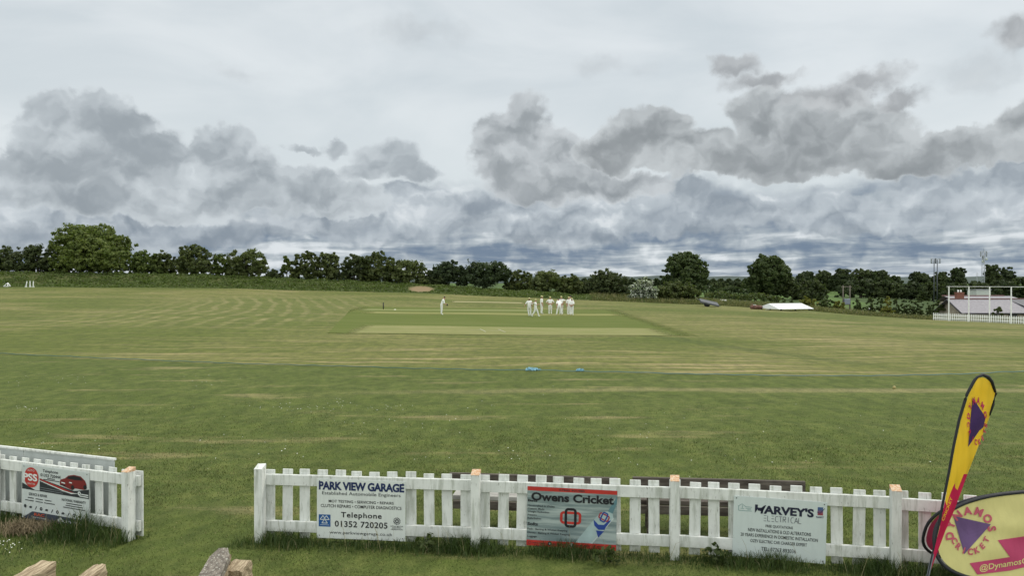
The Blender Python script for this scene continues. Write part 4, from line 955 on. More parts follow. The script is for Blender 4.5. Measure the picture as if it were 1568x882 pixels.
# grey board behind the left fence
nl = Vector((-dl.y, dl.x, 0)); nl = nl if nl.y > 0 else -nl
gb = E0 + dl * .62 + nl * .40
t = thing('grey_board', 'long pale grey board standing upright behind the left picket fence', 'board', (gb.x, gb.y, 0), math.atan2(dl.y, dl.x))
M_GREY = plain('grey_sheet', (.40, .43, .42), .5, .16, 2.2)
for i in range(3): MB().box((.01 + 1.9 * i + .945, 0, .505), (1.885, .02, 1.00), bev=.004).build('sheet', M_GREY, t)
MB().box((2.9, -.0, 1.018), (5.8, .05, .03)).build('top_batten', M_WHITE, t)
for x in (.5, 2.8, 5.1): MB().box((x, -.07, .46), (.07, .1, .92)).build('upright', M_STAKE, t)

# ------------------------------------------------------------------ lettering
def text_geo(s, bold=0.0, spacing=1.0):
    cu = bpy.data.curves.new('lettering', 'FONT'); cu.body = s; cu.size = 1; cu.offset = bold; cu.space_character = spacing; cu.resolution_u = 3; cu.fill_mode = 'FRONT'
    o = bpy.data.objects.new('lettering', cu); COL.objects.link(o); dg = bpy.context.evaluated_depsgraph_get(); me = o.evaluated_get(dg).to_mesh()
    V = [tuple(v.co) for v in me.vertices]; Fc = [tuple(p.vertices) for p in me.polygons]; bpy.data.objects.remove(o); bpy.data.curves.remove(cu)
    return V, Fc
class Sign:
    """flat panel, u to the right and v downwards in 0..1; layers lie a fraction of a millimetre proud of each other"""
    def __init__(s, name, label, p, rz, w, h, m, roll=0.0, tilt=0.0, screws=True):
        s.w, s.h = w, h; s.root = thing(name, label, 'sign', p, 0); s.root.rotation_euler = Euler((tilt, roll, rz))
        MB().box((w / 2, .004, -h / 2), (w, .008, h), bev=.0015).build('panel', m, s.root); s.k = 0
        if screws:
            for u, v in ((.03, .035), (.97, .035), (.03, .955), (.97, .955)): MB().tube([(u * w, -.004, -v * h), (u * w, .0, -v * h)], .007, 10).build('screw', M_DARK, s.root)
    def y(s, lay): return -.0012 - .0009 * lay
    def pt(s, u, v, lay): return (u * s.w, s.y(lay), -v * s.h)
    def poly(s, name, pts, m, lay=0): return MB().add([s.pt(u, v, lay) for u, v in pts], [tuple(range(len(pts)))]).build(name, m, s.root)
    def text(s, m, items, lay=2, name='lettering'):
        for it in items:
            mb = MB(); st, u0, v0, u1, v1 = it[:5]; bold = it[5] if len(it) > 5 else 0; skew = it[6] if len(it) > 6 else 0; sp = it[7] if len(it) > 7 else 1
            V, Fc = text_geo(st, bold, sp); xs = [q[0] for q in V]; ys = [q[1] for q in V]; x0, x1, y0, y1 = min(xs), max(xs), min(ys), max(ys)
            vs = []
            for x, yy, _ in V:
                fx = (x - x0) / (x1 - x0); fy = (y1 - yy) / (y1 - y0); vs.append(s.pt(u0 + (u1 - u0) * fx, v0 + (v1 - v0) * fy + skew * fx, lay))
            mb.add(vs, Fc); mb.build(name, m, s.root)
    def strokes(s, name, lines, m, w=.004, lay=2):
        mb = MB()
        for (u0, v0), (u1, v1) in lines:
            a = Vector(s.pt(u0, v0, lay)); b = Vector(s.pt(u1, v1, lay)); d = (b - a).normalized(); q = Vector((-d.z, 0, d.x)) * w / 2
            mb.add([a - q, b - q, b + q, a + q], [(0, 1, 2, 3)])
        return mb.build(name, m, s.root)
    def ring(s, name, u, v, r0, r1, m, lay=2, n=24, a0=0, a1=2 * math.pi, mb=None):
        own = mb is None; mb = mb or MB(); vs = []
        for i in range(n + 1):
            a = a0 + (a1 - a0) * i / n
            for r in (r0, r1): vs.append((u * s.w + r * math.cos(a), s.y(lay), -v * s.h + r * math.sin(a)))
        mb.add(vs, [(2 * i, 2 * i + 1, 2 * i + 3, 2 * i + 2) for i in range(n)])
        return mb.build(name, m, s.root) if own else mb
def ink(name, c, rough=.5): return plain(name, c, rough, .10, 6)
NAVY, BLACK, CHAR, RED, WHITEI, BLUE, DKGREEN, ORANGE = ink('navy_ink', (.010, .022, .085)), ink('black_ink', (.010, .010, .014)), ink('charcoal_ink', (.022, .026, .030)), ink('red_ink', (.42, .030, .022)), ink('white_ink', (.66, .70, .68)), ink('blue_ink', (.016, .085, .26)), ink('teal_ink', (.10, .24, .23)), ink('orange_ink', (.50, .075, .03))
def weathered(name, c, g=.35):
    def fn(T):
        p = obj_co(T); n = T.noise(T.v('MULTIPLY', p, (9, 9, 2)), 1.0, 6, .65); k = T.noise(T.v('MULTIPLY', p, (70, 70, 8)), 1.0, 4, .7)
        col = T.mix(T.m('MULTIPLY', T.step(n, .42, .7), g), c, tuple(x * .72 for x in c)); col = T.mix(T.m('MULTIPLY', T.step(k, .68, .74), g), col, (.22, .23, .20))
        return bsdf(T, col, .38, spec=.45)
    return mat(name, fn)
def on_fence(on, pxl, pxr, pyt, out=.012):
    """where a sign hangs: point on the rails' front face seen at the measured column"""
    def hit(px):
        best = None
        for s in np.arange(0, 14, .004):
            p, rz = on(s); q = p + Vector((-math.sin(rz), math.cos(rz), 0)) * (.14 - out); e = abs(q.x / q.y * F + CX - px)
            if best is None or e < best[0]: best = (e, q.copy(), rz)
        return best[1], best[2]
    a, rz = hit(pxl); b, _ = hit(pxr); rz = math.atan2(b.y - a.y, b.x - a.x)
    return Vector((a.x, a.y, H + (HY - pyt) / F * a.y)), rz, math.hypot(b.x - a.x, b.y - a.y)
# --- garage sign
p, rz, w = on_fence(onR, 484.6, 620.6, 734.2)
S = Sign('garage_sign', 'pale grey sign with blue PARK VIEW GARAGE heading', p, rz, w, .825, weathered('pale_sign', (.62, .655, .63)), roll=R(.35))
S.text(NAVY, [('PARK VIEW GARAGE', .022, .038, .985, .182, .045, 0, .96)], name='heading')
S.text(CHAR, [('Established Automobile Engineers', .06, .205, .945, .278, .003)], name='lettering')
S.text(BLACK, [('MOT TESTING \u2022 SERVICING \u2022 REPAIRS', .135, .345, .868, .392, .012), ('CLUTCH REPAIRS \u2022 COMPUTER DIAGNOSTICS', .045, .422, .955, .475, .012)])
S.text(BLACK, [('Telephone', .275, .545, .735, .665, .020, 0, 1.12), ('01352 720205', .205, .695, .80, .80, .020, 0, 1.08)], name='phone_number')
S.text(CHAR, [('www.parkviewgarage.co.uk', .145, .868, .855, .935, .004, 0, 1.04)])
S.poly('test_badge', [(.022, .60), (.156, .60), (.156, .805), (.022, .805)], BLUE, 0)
def tri(u, v, r):
    P = [(u, v - r * .9), (u + r * .80, v + r * .75), (u - r * .80, v + r * .75)]; return [(P[i], P[(i + 1) % 3]) for i in range(3)]
S.strokes('three_triangles', tri(.070, .655, .040) + tri(.110, .655, .040) + tri(.090, .715, .040), WHITEI, .0085, 1)
S.strokes('badge_lettering', [((.04, .775), (.14, .775))], WHITEI, .004, 1)
mb = MB()
for i in range(14): S.ring('', .905, .665, .028 + .022 * (i % 2) * .3, .052, None, 1, 2, i * .4488, i * .4488 + .26, mb)
S.ring('', .905, .665, .012, .026, None, 1, 14, mb=mb); mb.build('round_emblem', CHAR, S.root)
S.text(CHAR, [('ROYAL MOTOR', .835, .742, .975, .762, .014), ('INDUSTRY', .855, .768, .955, .788, .014), ('FEDERATION', .84, .795, .97, .815, .014)], name='emblem_lettering')
# --- cricket shop sign
def shade_mat():
    def fn(T):
        g = T.n('ShaderNodeTexCoord').outputs['Object']; x, y, z = T.sep(g)
        n = T.noise(T.v('MULTIPLY', g, (1.2, 1, 15)), 1.0, 6, .6); return bsdf(T, T.mix(T.step(n, .36, .66), (.145, .195, .200), (.36, .42, .405)), .4)
    return mat('misty_print', fn)
p, rz, w = on_fence(onR, 808.0, 945.4, 745.6)
S = Sign('cricket_sign', 'teal and red sign headed Owens Cricket with a cricket bat', p, rz, w, .80, shade_mat(), roll=R(1.1), screws=False)
S.poly('red_band', [(0, 0), (1, 0), (1, .068), (0, .068)], RED, 0); S.poly('red_band', [(0, .905), (1, .905), (1, 1), (0, 1)], RED, 0)
S.text(CHAR, [('07845 901980', .355, .018, .64, .052, .015)], name='phone_number')
# bat with grip
S.poly('bat_blade', [(.55, .905), (.72, .905), (.735, .895), (.965, .47), (.955, .38), (.90, .35), (.83, .37), (.76, .48), (.56, .88)], ink('bat_print', (.33, .43, .43)), 0)
S.poly('bat_edge', [(.72, .905), (.738, .905), (.968, .472), (.962, .452)], ink('bat_edge_print', (.44, .50, .49)), 1)
S.poly('bat_grip', [(.90, .35), (.955, .385), (1, .20), (1, .10), (.985, .13)], ink('grip_print', (.10, .20, .23)), 1)
S.poly('bat_sticker', [(.745, .50), (.755, .60), (.80, .665), (.868, .665), (.885, .61), (.94, .50), (.91, .505), (.86, .58), (.80, .58)], ink('royal_blue_ink', (.018, .050, .25)), 2)
S.poly('bat_sticker', [(.775, .68), (.865, .685), (.80, .80)], ink('royal_blue_ink', (.018, .050, .25)), 2)
def links(u, v, k, m1, m2, l1, l2, rot=0.0):
    for nm, m, hw, hh, lay in (('emblem_link', m1, .125 * k, .068 * k, l1), ('emblem_link', m2, .064 * k, .115 * k, l2)):
        mb = MB(); th = .017 * k; n = 8; out, inn = [], []
        for q, (sx, sy) in enumerate(((1, 1), (-1, 1), (-1, -1), (1, -1))):
            for i in range(n + 1):
                a = q * math.pi / 2 + math.pi / 2 * i / n; r = .034 * k
                for lst, rr in ((out, r + th), (inn, r - th)): lst.append((sx * (hw - r) + rr * math.cos(a), sy * (hh - r) + rr * math.sin(a)))
        N = len(out); c, s_ = math.cos(rot), math.sin(rot); vs = []
        for a, b in zip(out, inn):
            for x, z in (a, b): vs.append((u * S.w + x * c - z * s_, S.y(lay), -v * S.h + x * s_ + z * c))
        mb.add(vs, [(2 * i, 2 * i + 1, 2 * ((i + 1) % N) + 1, 2 * ((i + 1) % N)) for i in range(N)]); mb.build(nm, m, S.root)
links(.49, .495, 1.0, RED, BLACK, 1, 2)
links(.86, .45, .52, ink('deep_red_ink', (.30, .03, .05)), ink('royal_blue_ink', (.018, .050, .25)), 3, 4, R(-25))
S.text(BLACK, [('Owens Cricket', .045, .092, .965, .235, .036)], name='heading', lay=5)
S.text(BLACK, [('Bats', .008, .215, .115, .258, .03), ('Softs', .008, .605, .125, .66, .03)], name='subheading')
S.text(CHAR, [('Handcrafted in Wales', .008, .305, .31, .338, .014), ('Custom Made', .008, .358, .195, .388, .014), ('Weight Reduction', .008, .41, .25, .448, .014), ('Repairs', .008, .465, .108, .50, .014), ('Refurbishes', .008, .52, .162, .552, .014),
              ('Pads : Batting & Wicket Keeping', .008, .70, .458, .742, .014), ('Gloves : Batting & Wicket Keeping', .008, .762, .485, .804, .014), ('Luggage', .008, .825, .115, .868, .014)])
S.text(CHAR, [('OWENS_CRICKET', .06, .94, .23, .962, .014), ('@OWENSCRICKET', .30, .94, .47, .962, .014), ('OWENS CRICKET', .55, .94, .72, .962, .014), ('OWENSCRICKET', .79, .94, .97, .962, .014)], name='small_lettering')
for u, m in ((.262, BLACK), (.507, BLACK)): S.ring('round_icon', u, .95, .001, .028, m, 1)
S.text(WHITEI, [('f', .499, .918, .517, .978, .03), ('X', .253, .935, .272, .965, .02)], name='icon_lettering', lay=3)
S.strokes('square_icon', [((.02, .935), (.045, .935)), ((.045, .935), (.045, .968)), ((.045, .968), (.02, .968)), ((.02, .968), (.02, .935))], CHAR, .004); S.strokes('note_icon', [((.757, .925), (.757, .965)), ((.757, .925), (.772, .935)), ((.745, .965), (.757, .965))], CHAR, .006)
# --- electrician sign
p, rz, w = on_fence(onR, 1124.6, 1268.4, 760.2)
S = Sign('electrical_sign', 'pale blue-grey sign reading HARVEY\'S ELECTRICAL', p, rz, w, .79, weathered('cool_sign', (.54, .60, .59), .2), roll=R(1.5))
INK = ink('blue_black_ink', (.012, .014, .036))
S.text(INK, [('ARVEY\'S', .325, .118, .862, .262, .045, 0, 1.0)], name='heading')
mb = MB()
for q in ([(.232, .118), (.262, .118), (.262, .19), (.232, .26)], [(.262, .165), (.318, .165), (.34, .118), (.352, .118), (.318, .225), (.262, .215)], [(.305, .16), (.335, .12), (.315, .262), (.292, .262)]): mb.add([S.pt(u, v, 3) for u, v in q], [tuple(range(len(q)))])
mb.build('heading_initial', INK, S.root)
L = .33; E = []
for i, ch in enumerate('ELECTRICAL'):
    x = L + i * .0415; a, b = .288, .376
    E += {'E': [((x, a), (x + .028, a)), ((x, (a + b) / 2), (x + .028, (a + b) / 2)), ((x, b), (x + .028, b))], 'L': [((x, a), (x, b)), ((x, b), (x + .028, b))], 'C': [((x + .03, a), (x + .008, a)), ((x + .008, a), (x, a + .03)), ((x, a + .03), (x, b - .03)), ((x, b - .03), (x + .008, b)), ((x + .008, b), (x + .03, b))],
          'T': [((x - .002, a), (x + .032, a)), ((x + .015, a), (x + .015, b))], 'R': [((x, a), (x, b)), ((x, a), (x + .028, a)), ((x + .028, a), (x + .028, a + .04)), ((x + .028, a + .04), (x, a + .045)), ((x + .012, a + .045), (x + .03, b))], 'I': [((x + .014, a), (x + .014, b))], 'A': [((x - .002, b), (x + .015, a)), ((x + .015, a), (x + .033, b)), ((x + .006, b - .03), (x + .025, b - .03))]}[ch]
S.strokes('subheading', E, INK, .0055)
S.text(CHAR, [('FREE QUOTATIONS', .352, .435, .645, .486, .012), ('NEW INSTALLATIONS & OLD ALTERATIONS', .165, .512, .838, .568, .012), ('20 YEARS EXPERIENCE IN DOMESTIC INSTALLATION', .085, .598, .912, .652, .012), ('OZEV ELECTRIC CAR CHARGER EXPERT', .192, .690, .80, .742, .012)])
S.text(CHAR, [('TEL: 07767 893036', .312, .805, .685, .868, .006)], name='phone_number')
S.strokes('house_emblem', [((.05, .165), (.09, .125)), ((.09, .125), (.135, .17)), ((.055, .16), (.055, .235)), ((.055, .235), (.20, .235)), ((.13, .17), (.20, .17)), ((.075, .20), (.115, .20)), ((.095, .15), (.095, .19)), ((.13, .195), (.19, .195)), ((.15, .215), (.19, .215))], DKGREEN, .005)
gm = mat('blue_red_print', lambda T: bsdf(T, T.mix(T.step(T.sep(T.n('ShaderNodeTexCoord').outputs['Generated'])[2], .1, .8), (.26, .05, .07), (.05, .10, .22)), .5))
S.poly('blue_red_badge', [(.90, .085), (.958, .085), (.958, .215), (.90, .215)], gm, 1); S.strokes('tick_mark', [((.895, .165), (.925, .185)), ((.925, .185), (.975, .10))], NAVY, .007, 3)
S.text(NAVY, [('NAPIT', .888, .232, .968, .262, .02)], name='badge_lettering')
# --- car centre sign on the left fence
p, rz, w = on_fence(onL, 32.2, 135.0, 711.5)
S = Sign('car_service_sign', 'white and dark sign with a red round PSS emblem and a red car', p, rz, w, .815, weathered('grey_sign', (.54, .58, .57), .2), roll=R(0.4))
S.poly('dark_swoosh', [(0, .34), (.0, .455), (1, .475), (1, .30), (.98, .31), (.78, .365), (.27, .22), (.27, .45), (.20, .45)], CHAR, 0)
S.poly('dark_footer', [(0, 1), (.155, .855), (.17, .85), (1, .868), (1, 1)], ink('footer_ink', (.045, .055, .075)), 0)
S.poly('red_stripe', [(.27, .225), (.27, .245), (.62, .375), (.80, .405), (.66, .36)], RED, 1); S.poly('white_stripe', [(.27, .255), (.27, .268), (.62, .395), (.74, .425), (.86, .40), (.74, .405), (.64, .385)], WHITEI, 1)
S.ring('round_emblem', .145, .225, .0005, .152, RED, 2, 36)
S.text(WHITEI, [('PSS', .02, .155, .238, .29, .035)], name='emblem_lettering', lay=4); S.text(ink('dull_white_ink', (.50, .42, .40)), [('AUTO', .085, .075, .195, .115, .02), ('CENTRE', .075, .325, .205, .358, .02)], name='emblem_lettering', lay=4)
S.text(CHAR, [('Telephone', .318, .045, .548, .115, .015), ('01352 720444', .285, .125, .585, .182, .02)], name='phone_number')
S.text(CHAR, [('open six days', .385, .195, .50, .215, .014), ('servicing and tyres on site', .33, .222, .56, .24, .014)], name='small_lettering') if False else S.strokes('small_lettering', [((.385, .203), (.50, .207)), ((.33, .228), (.57, .236))], CHAR, .012)
S.strokes('small_lettering', [((.26, .385), (.64, .405)), ((.28, .425), (.62, .438))], ink('dim_ink', (.20, .22, .23)), .007, 1)
S.text(CHAR, [('SERVICE & REPAIR', .105, .51, .385, .56, .015), ('NATIONAL WARRANTY', .605, .525, .955, .575, .015)], name='subheading')
S.strokes('small_lettering', [((.09, .605), (.18, .607)), ((.21, .607), (.32, .61)), ((.35, .61), (.45, .612)), ((.05, .655), (.18, .657)), ((.21, .657), (.32, .66)), ((.34, .66), (.50, .662)), ((.67, .605), (.90, .607)), ((.66, .645), (.91, .648)), ((.625, .683), (.945, .688))], CHAR, .013)
mb = MB()
for i in range(12):
    u = .05 + i * .0815; v = .77 + .004 * i
    if i % 3 == 0: S.ring('', u, v, .010 if i else .001, .027, None, 2, 16, mb=mb)
    elif i % 3 == 1: mb.add([S.pt(u + a * .026, v + b * .03, 2) for a, b in ((-1, .2), (-.3, -.5), (.5, -.6), (1, 0), (.4, .8), (-.5, .7))], [tuple(range(6))])
    else: mb.add([S.pt(u + a * .02, v + b * .034, 2) for a, b in ((-.8, 1), (-.1, -.1), (.5, -1), (.9, -.7), (.2, .3), (-.3, 1))], [tuple(range(6))])
mb.build('service_icons', CHAR, S.root)
S.text(ORANGE, [('RAC', .19, .872, .345, .925, .03)], name='club_lettering', lay=3); S.text(WHITEI, [('Approved Garage', .17, .94, .375, .968, .01), ('servicesure', .635, .905, .955, .965, .008)], name='footer_lettering', lay=3)
mb = MB()
for a in range(4): mb.add([S.pt(.59 + math.cos(a * 1.5708) * .026 + math.cos(t) * .018, .935 + math.sin(a * 1.5708) * .034 + math.sin(t) * .026, 3) for t in np.linspace(0, 6.28, 9)[:-1]], [tuple(range(8))])
mb.build('cross_emblem', WHITEI, S.root)
S.ring('small_emblem', .86, .395, .012, .03, WHITEI, 2, 16); S.strokes('small_lettering', [((.885, .405), (.99, .41)), ((.865, .44), (.99, .445))], WHITEI, .014)
S.poly('car_print', [(.575, .25), (.585, .19), (.655, .155), (.70, .10), (.78, .075), (.88, .085), (.945, .155), (.965, .22), (.965, .30), (.93, .32), (.80, .315), (.76, .355), (.62, .30), (.58, .29)], ink('car_red_ink', (.17, .016, .016)), 3)
S.poly('car_glass', [(.675, .155), (.71, .112), (.78, .092), (.87, .10), (.915, .155), (.80, .165)], BLACK, 4)
for u, v in ((.765, .305), (.945, .27)): S.ring('car_wheel', u, v, .001, .034, BLACK, 4)
S.strokes('car_lights', [((.60, .238), (.655, .248)), ((.715, .22), (.755, .225))], WHITEI, .016, 4); S.strokes('car_grille', [((.60, .28), (.66, .295))], BLACK, .02, 4)

# ------------------------------------------------------------------ benches behind the fence
M_BENCH = mat('weathered_bench', lambda T: bsdf(T, T.mix(T.step(T.noise(T.v('MULTIPLY', obj_co(T), (2, 14, 14)), 1.0, 6, .65), .35, .68), (.050, .040, .033), (.145, .125, .105)), .85))
M_BTOP = mat('sky_reflecting_seat', lambda T: bsdf(T, T.mix(T.step(T.noise(T.v('MULTIPLY', obj_co(T), (2, 14, 14)), 1.0, 6, .65), .35, .68), (.26, .25, .23), (.46, .45, .42)), .8))  # bench grain paled, sky reflection on the seat top put into the colour
def bench(pl, pr, y_top, Yl, Yr, label, seat_m, bh):
    a = Vector((ax(pl, Yl), Yl, 0)); b = Vector((ax(pr, Yr), Yr, 0)); L = (b - a).length; rz = math.atan2(b.y - a.y, b.x - a.x)
    r = thing('bench', label, 'bench', a, rz, 'plank benches behind the picket fence'); zt = H + (HY - y_top) / F * Yl
    MB().box((L / 2, 0, zt - bh / 2), (L, .05, bh), bev=.006).build('backrest', M_BENCH, r)
    MB().box((L / 2, .30, .44), (L * .985, .34, .07), bev=.006).build('seat', seat_m, r)
    MB().box((L / 2, .09, .35), (L * .97, .05, .12), bev=.004).build('seat_rail', M_BENCH, r)
    for x in (.25, L - .25):
        MB().box((x, .04, zt / 2 - .02), (.09, .05, zt - .04)).build('leg', M_BENCH, r); MB().box((x, .40, .2), (.09, .07, .40)).build('leg', M_BENCH, r)
    return r
bench(688, 946, 724.5, 11.45, 11.15, 'left dark plank bench with a seat coloured pale like reflected sky behind the picket fence', M_BTOP, .17)
bench(969, 1234, 731.0, 11.2, 10.95, 'right brown plank bench with a deep backrest behind the picket fence', M_BENCH, .24)

# ------------------------------------------------------------------ timbers in the foreground
def endgrain(name, c1, c2, sc=(1, 1, 1), light=None):
    def fn(T):
        g = obj_co(T); n = T.noise(T.v('MULTIPLY', g, sc), 9, 7, .68); k = T.noise(g, 26, 3, .55)
        c = T.mix(T.step(n, .36, .66), c1, c2)
        if light: c = T.mix(T.step(k, .60, .66), c, light)
        return bsdf(T, c, .9, n, .6, .014)
    return mat(name, fn)
M_LICHEN = endgrain('lichened_oak', (.10, .085, .07), (.24, .21, .175), (2.5, 1, 1), (.52, .52, .46))
M_SAWN = endgrain('sawn_timber', (.20, .145, .09), (.50, .41, .28), (5, .45, 5))
def rough_box(mb, c, d, seed, M=None, amt=.012, top_round=0.0):
    bm = bmesh.new(); bmesh.ops.create_cube(bm, size=1); bmesh.ops.subdivide_edges(bm, edges=bm.edges[:], cuts=5, use_grid_fill=True); r = random.Random(seed)
    for v in bm.verts:
        x, y, z = v.co
        if top_round and y > .3: x *= 1 - top_round * ((y - .3) / .2) ** 2
        v.co = Vector((x * d[0] + c[0] + r.uniform(-amt, amt), y * d[1] + c[1] + r.uniform(-amt, amt), z * d[2] + c[2] + r.uniform(-amt, amt) * .8))
    bm.verts.index_update(); mb.add([v.co[:] for v in bm.verts], [[v.index for v in f.verts] for f in bm.faces], 0, M); bm.free(); return mb
A = at(341, 841, 9.5); B = at(322, 884, 8.72); d = (A - B); yaw = math.atan2(-d.x, d.y); Lk = math.hypot(d.x, d.y) + .8
t = tag(rough_box(MB(), (0, -Lk / 2, -.05), (.235, Lk, .10), 3, None, .006, .55).build('lichened_plank', M_LICHEN, loc=(A.x, A.y, A.z), rz=yaw), 'grey lichen-covered rounded timber plank pointing away at the bottom of the photo', 'timber')
po = MB(); rough_box(po, (.02, -.35, -.05 - (A.z - .06) / 2), (.16, .5, A.z - .07), 9); po.build('support_post', M_SAWN, t)
def stub(px, py, Y, w, l, rz, tilt, label, seed):
    p = at(px, py, Y); mb = MB(); h = p.z + .05; rough_box(mb, (0, -l / 2, -h / 2), (w, l, h), seed, None, .012)
    tag(mb.build('timber_block', M_SAWN, loc=p, rz=rz), label, 'timber', 'sawn timber blocks at the bottom edge').rotation_euler.x = tilt
stub(370, 859, 9.45, .225, .26, R(-6), R(9), 'tan split timber block close against the lichened plank', 5)
stub(71, 861, 9.35, .19, .62, R(-6), R(4), 'pale sawn timber block nearest the bottom left corner', 6)
stub(151, 866, 9.30, .15, .50, R(-4), R(6), 'pale chipped timber block between the corner one and the plank', 7)

# ------------------------------------------------------------------ feather flag
def cloth(name, c, trans=.25, var=.08):
    def fn(T):
        n = T.noise(T.v('MULTIPLY', obj_co(T), (9, 9, 1.4)), 1.0, 4, .5); col = T.mix(T.step(n, .3, .7), tuple(x * (1 - var) for x in c), tuple(x * (1 + var) for x in c))
        d = bsdf(T, col, .55, n, .5, .02, spec=.3); t = T.n('ShaderNodeBsdfTranslucent'); T.put(t.inputs[0], col)
        mx = T.n('ShaderNodeMixShader'); mx.inputs[0].default_value = trans; T.nt.links.new(d, mx.inputs[1]); T.nt.links.new(t.outputs[0], mx.inputs[2]); return mx.outputs[0]
    return mat(name, fn)
M_FY = cloth('yellow_cloth', (.86, .62, .045), .35); M_FP = cloth('pink_cloth', (.62, .018, .10), .35); M_FB = cloth('charcoal_sleeve', (.020, .021, .026), .03); M_PURP = cloth('purple_print', (.055, .022, .115), .1); M_PINKI = cloth('pink_print', (.46, .03, .10), .1)
YF = 8.3
LEFT = [(572, 1505), (575, 1498), (582, 1490), (604, 1478.5), (644, 1466.8), (682, 1459.2), (720.6, 1452.6), (757, 1445.6), (787, 1440), (815.5, 1434.8), (850, 1428.4), (882, 1422.5), (905, 1418.5)]
RIGHT = [(572, 1507), (575, 1514), (582, 1520.5), (601, 1527.6), (635, 1517.6), (669.5, 1505), (726, 1483.5), (779, 1464.6), (815, 1449.5), (841, 1440), (882, 1425), (905, 1418.8)]
o0 = at(1505, 572, YF); fx0 = ax(1418.6, YF)
flag = thing('feather_flag', 'leaning yellow and pink teardrop flag with DYNAMOS CRICKET print', 'flag', (fx0 - .10, YF, 0))
def fl(px, py, off=0.0):
    """point on the gently billowing cloth"""
    l = np.interp(py, [q[0] for q in LEFT], [q[1] for q in LEFT]); r = np.interp(py, [q[0] for q in RIGHT], [q[1] for q in RIGHT]); u = (px - l) / max(.5, r - l)
    dy = -.05 * math.sin(max(0, min(1, u)) * math.pi) * min(1, (r - l) / 40) + .012 * math.sin(py * .09 + u * 5) * u + .16 * u * min(1, (r - l) / 60)
    Y = YF + dy + off; return (ax(px, Y) - flag.location.x, Y - YF, H + (HY - py) / F * Y)
def strip(name, m, rows, lfun, rfun, n=8, off=0.0, parent=None, y2=.004):
    vs = []; N = len(rows)
    for o_ in (off, off + y2):
        for py in rows:
            a, b = lfun(py), rfun(py)
            for i in range(n + 1): vs.append(fl(a + (b - a) * i / n, py, o_))
    k = n + 1; fs = []
    for s in (0, N * k):
        fs += [(s + j * k + i, s + j * k + i + 1, s + (j + 1) * k + i + 1, s + (j + 1) * k + i) for j in range(N - 1) for i in range(n)]
    mb = MB(); mb.add(vs, fs, smooth=True); return mb.build(name, m, parent or flag)
lf = lambda y: float(np.interp(y, [q[0] for q in LEFT], [q[1] for q in LEFT])); rf = lambda y: float(np.interp(y, [q[0] for q in RIGHT], [q[1] for q in RIGHT]))
sl = lambda y: float(np.interp(y, [572, 580, 610, 700, 800, 905], [0, 6.5, 6.0, 5.0, 5.2, .2]))
rows = list(np.linspace(578, 905, 70))
# jagged boundary between yellow and pink: pink height grows towards the right edge
def jag(u): return float(np.interp(u, [0, .22, .30, .42, .50, .72, .76, 1], [768, 776, 752, 740, 748, 752, 727, 727]))
vsY, nU = [], 14
def panel(name, m, top, bot, off=0.0):
    vs = []; nv = 46
    for o_ in (off, off + .004):
        for i in range(nU + 1):
            u = i / nU
            for j in range(nv + 1):
                py = top(u) + (bot(u) - top(u)) * j / nv; l, r = lf(py) + sl(py), rf(py) - (2.2 if py < 637 else 0) * (1 if py > 600 else 2.0)
                vs.append(fl(l + max(.1, r - l) * u, py, o_))
    k = nv + 1; fs = []
    for s in (0, (nU + 1) * k): fs += [(s + i * k + j, s + (i + 1) * k + j, s + (i + 1) * k + j + 1, s + i * k + j + 1) for i in range(nU) for j in range(nv)]
    return MB().add(vs, fs, smooth=True).build(name, m, flag)
panel('yellow_cloth', M_FY, lambda u: 578.5 + 20 * max(0, u - .55) ** 1.5, jag); panel('pink_cloth', M_FP, jag, lambda u: 904)
# dark sleeve round the pole and over the tip
def fold_fill():
    sp = [fl(lf(y) + sl(y) * .5, y, -.006) for y in rows[::-1]]; tip = [fl(1505.5, 574.2, -.006), fl(1513.5, 577.5, -.006), fl(1519, 584.5, -.006), fl(1524.8, 600.5, -.006)]
    w = [.002 + .31 * sl(y) * YF / F for y in rows[::-1]] + [.017, .020, .020, .014]
    mb = MB(); mb.tube(sp + tip, w, 8); mb.v = [(x, y * .35, z) if False else (x, y, z) for x, y, z in mb.v]; mb.build('sleeve', M_FB, flag)
    mb = MB(); mb.tube([fl(1526.2, 602, -.004), fl(1521.5, 620, -.004), fl(1516.4, 637, -.004)], [.014, .016, .008], 8); mb.build('edge_trim', M_FB, flag)
fold_fill()
MB().tube([(0, 0, 0), fl(lf(905) + .2, 905), fl(lf(850) + 2, 850)], [.022, .016, .014], 10).build('pole', M_DKSTEEL, flag)
gb_ = MB(); gb_.tube([(0, 0, 0), (0, 0, .22)], [.03, .026], 10)
for a in range(4): gb_.box((.22 * math.cos(a * 1.571 + .5), .22 * math.sin(a * 1.571 + .5), .014), (.05, .44, .02) if a % 2 else (.44, .05, .02))
gb_.build('ground_base', M_DKSTEEL, flag)
def logo_piece(name, m, pts, off, mapf):
    mb = MB(); n = len(pts); c = (sum(p[0] for p in pts) / n, sum(p[1] for p in pts) / n); K = 6; vs, fs = [], []
    for k in range(n):
        a, b = pts[k], pts[(k + 1) % n]; base = len(vs)
        for i in range(K + 1):
            for j in range(K + 1 - i):
                s, t = i / K, j / K; q = (c[0] + (a[0] - c[0]) * s + (b[0] - c[0]) * t, c[1] + (a[1] - c[1]) * s + (b[1] - c[1]) * t); vs.append(mapf(*q, off))
        idx = {}; q = base
        for i in range(K + 1):
            for j in range(K + 1 - i): idx[i, j] = q; q += 1
        for i in range(K):
            for j in range(K - i):
                fs.append((idx[i, j], idx[i + 1, j], idx[i, j + 1]))
                if i + j < K - 1: fs.append((idx[i + 1, j], idx[i + 1, j + 1], idx[i, j + 1]))
    return mb.add(vs, fs), name, m
